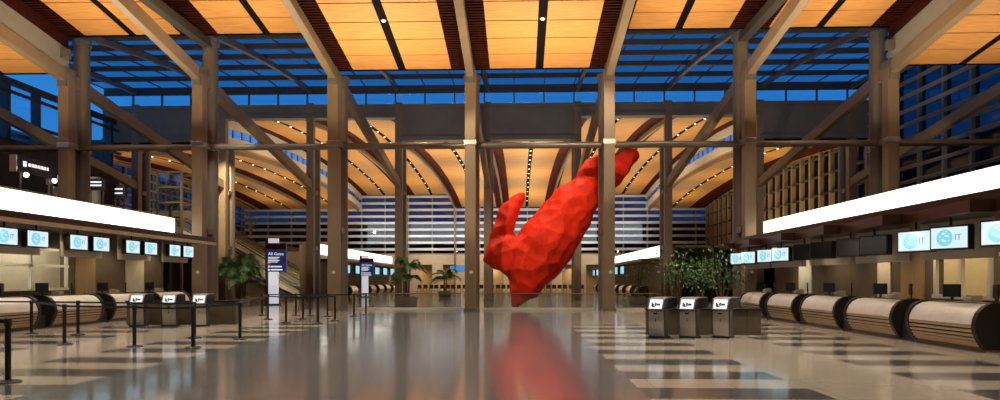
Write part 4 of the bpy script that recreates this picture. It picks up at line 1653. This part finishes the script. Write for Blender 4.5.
# under the canopies
for Y in (14, 17, 20, 23, 26, 29.5):
    spot((-17.2, Y + 2, 3.38), (-17.6, Y + 2, 0), 120, 140, WARM, .8, .05)
    spot((11.7, Y, 3.05), (12.1, Y, 0), 120, 140, WARM, .8, .05)
    spot((9.9, Y, 3.0), (10.2, Y, 0), 40, 120, WARM, .8, .05)
    spot((-15.6, Y + 2, 3.3), (-15.7, Y + 2, 0), 40, 120, WARM, .8, .05)
# office rooms behind the openings
def point(loc, e, c=WARM, r=.1):
    l = bpy.data.lights.new('room_lamp', 'POINT')
    l.energy = e
    l.color = c
    l.shadow_soft_size = r
    o = bpy.data.objects.new('room_lamp', l)
    o.location = loc
    col.objects.link(o)


for Y in (22.5, 27.0):
    point((-19.8, Y, 3.9), 220, (1, .95, .72))
for Y in (17.0, 21.0, 25):
    point((14.2, Y, 3.8), 200, (1, .76, .38))
# sculpture
spot((-6.5, 22, 13.2), (1.0, 37.5, 4.5), 5600, 30, (1, .84, .62), .5, .1)
spot((4.0, 22, 13.2), (3.2, 37.5, 7.0), 3600, 30, (1, .84, .62), .5, .1)
# rear concourse at ground level
for x in (-10, -2, 6):
    for Y in (62, 78):
        spot((x, Y, 12.6), (x, Y, 0), 3500, 85, WARM)
for x in range(-16, 14, 6):
    spot((x, Y3 + 1.4, 3.8), (x, Y3 + 1.6, 0), 420, 150, (1, .78, .45), .8, .1)
    spot((x, Y3 - 10, 11.5), (x, Y3, 2.5), 1800, 60, WARM)
# far counter fronts
for Y in (62, 74, 86):
    spot((-12, Y, 12.0), (-18.2, Y, 1.5), 1600, 70, WARM)
    spot((6, Y, 12.0), (12.6, Y, 1.5), 1600, 70, WARM)
# mezzanine and escalators
spot((-31, 39, 11.5), (-31, 44, 7), 1300, 90, (1, .93, .8), .6, .1)
spot((-31, 56, 11.8), (-32, 66, 7), 2200, 100, WARM, .6, .1)
for u, Y in ((676, 29.5), (700, 31.0), (722, 29.0)):
    spot((Xat(u, Y) - 3, Y - 5, 12.5), (Xat(u, Y), Y, 1.8), 1500, 26, (1.0, .92, .74), .6, .1)
spot((-14, 30, 13.5), (-16.4, 38, 2), 2600, 24, (1.0, .9, .72), .6, .1)
spot((-22, 46, 12), (-25, 60, 2), 8000, 55, WARM, .6, .1)
# right window wall fins
for Y in (54, 61, 68, 75):
    spot((24.5, Y, 5.2), (27.3, Y + 3, 10), 700, 110, (1, .78, .45), .7, .1)

# ------------------------------------------------------------------ view
sc.view_settings.view_transform = 'Standard'
sc.view_settings.look = 'None'
sc.view_settings.gamma = 1
sc.view_settings.exposure = 0.0
sc.view_settings.use_curve_mapping = False
sc.cycles.use_denoising = True
sc.cycles.max_bounces = 6
sc.cycles.transparent_max_bounces = 12
sc.cycles.sample_clamp_indirect = 4
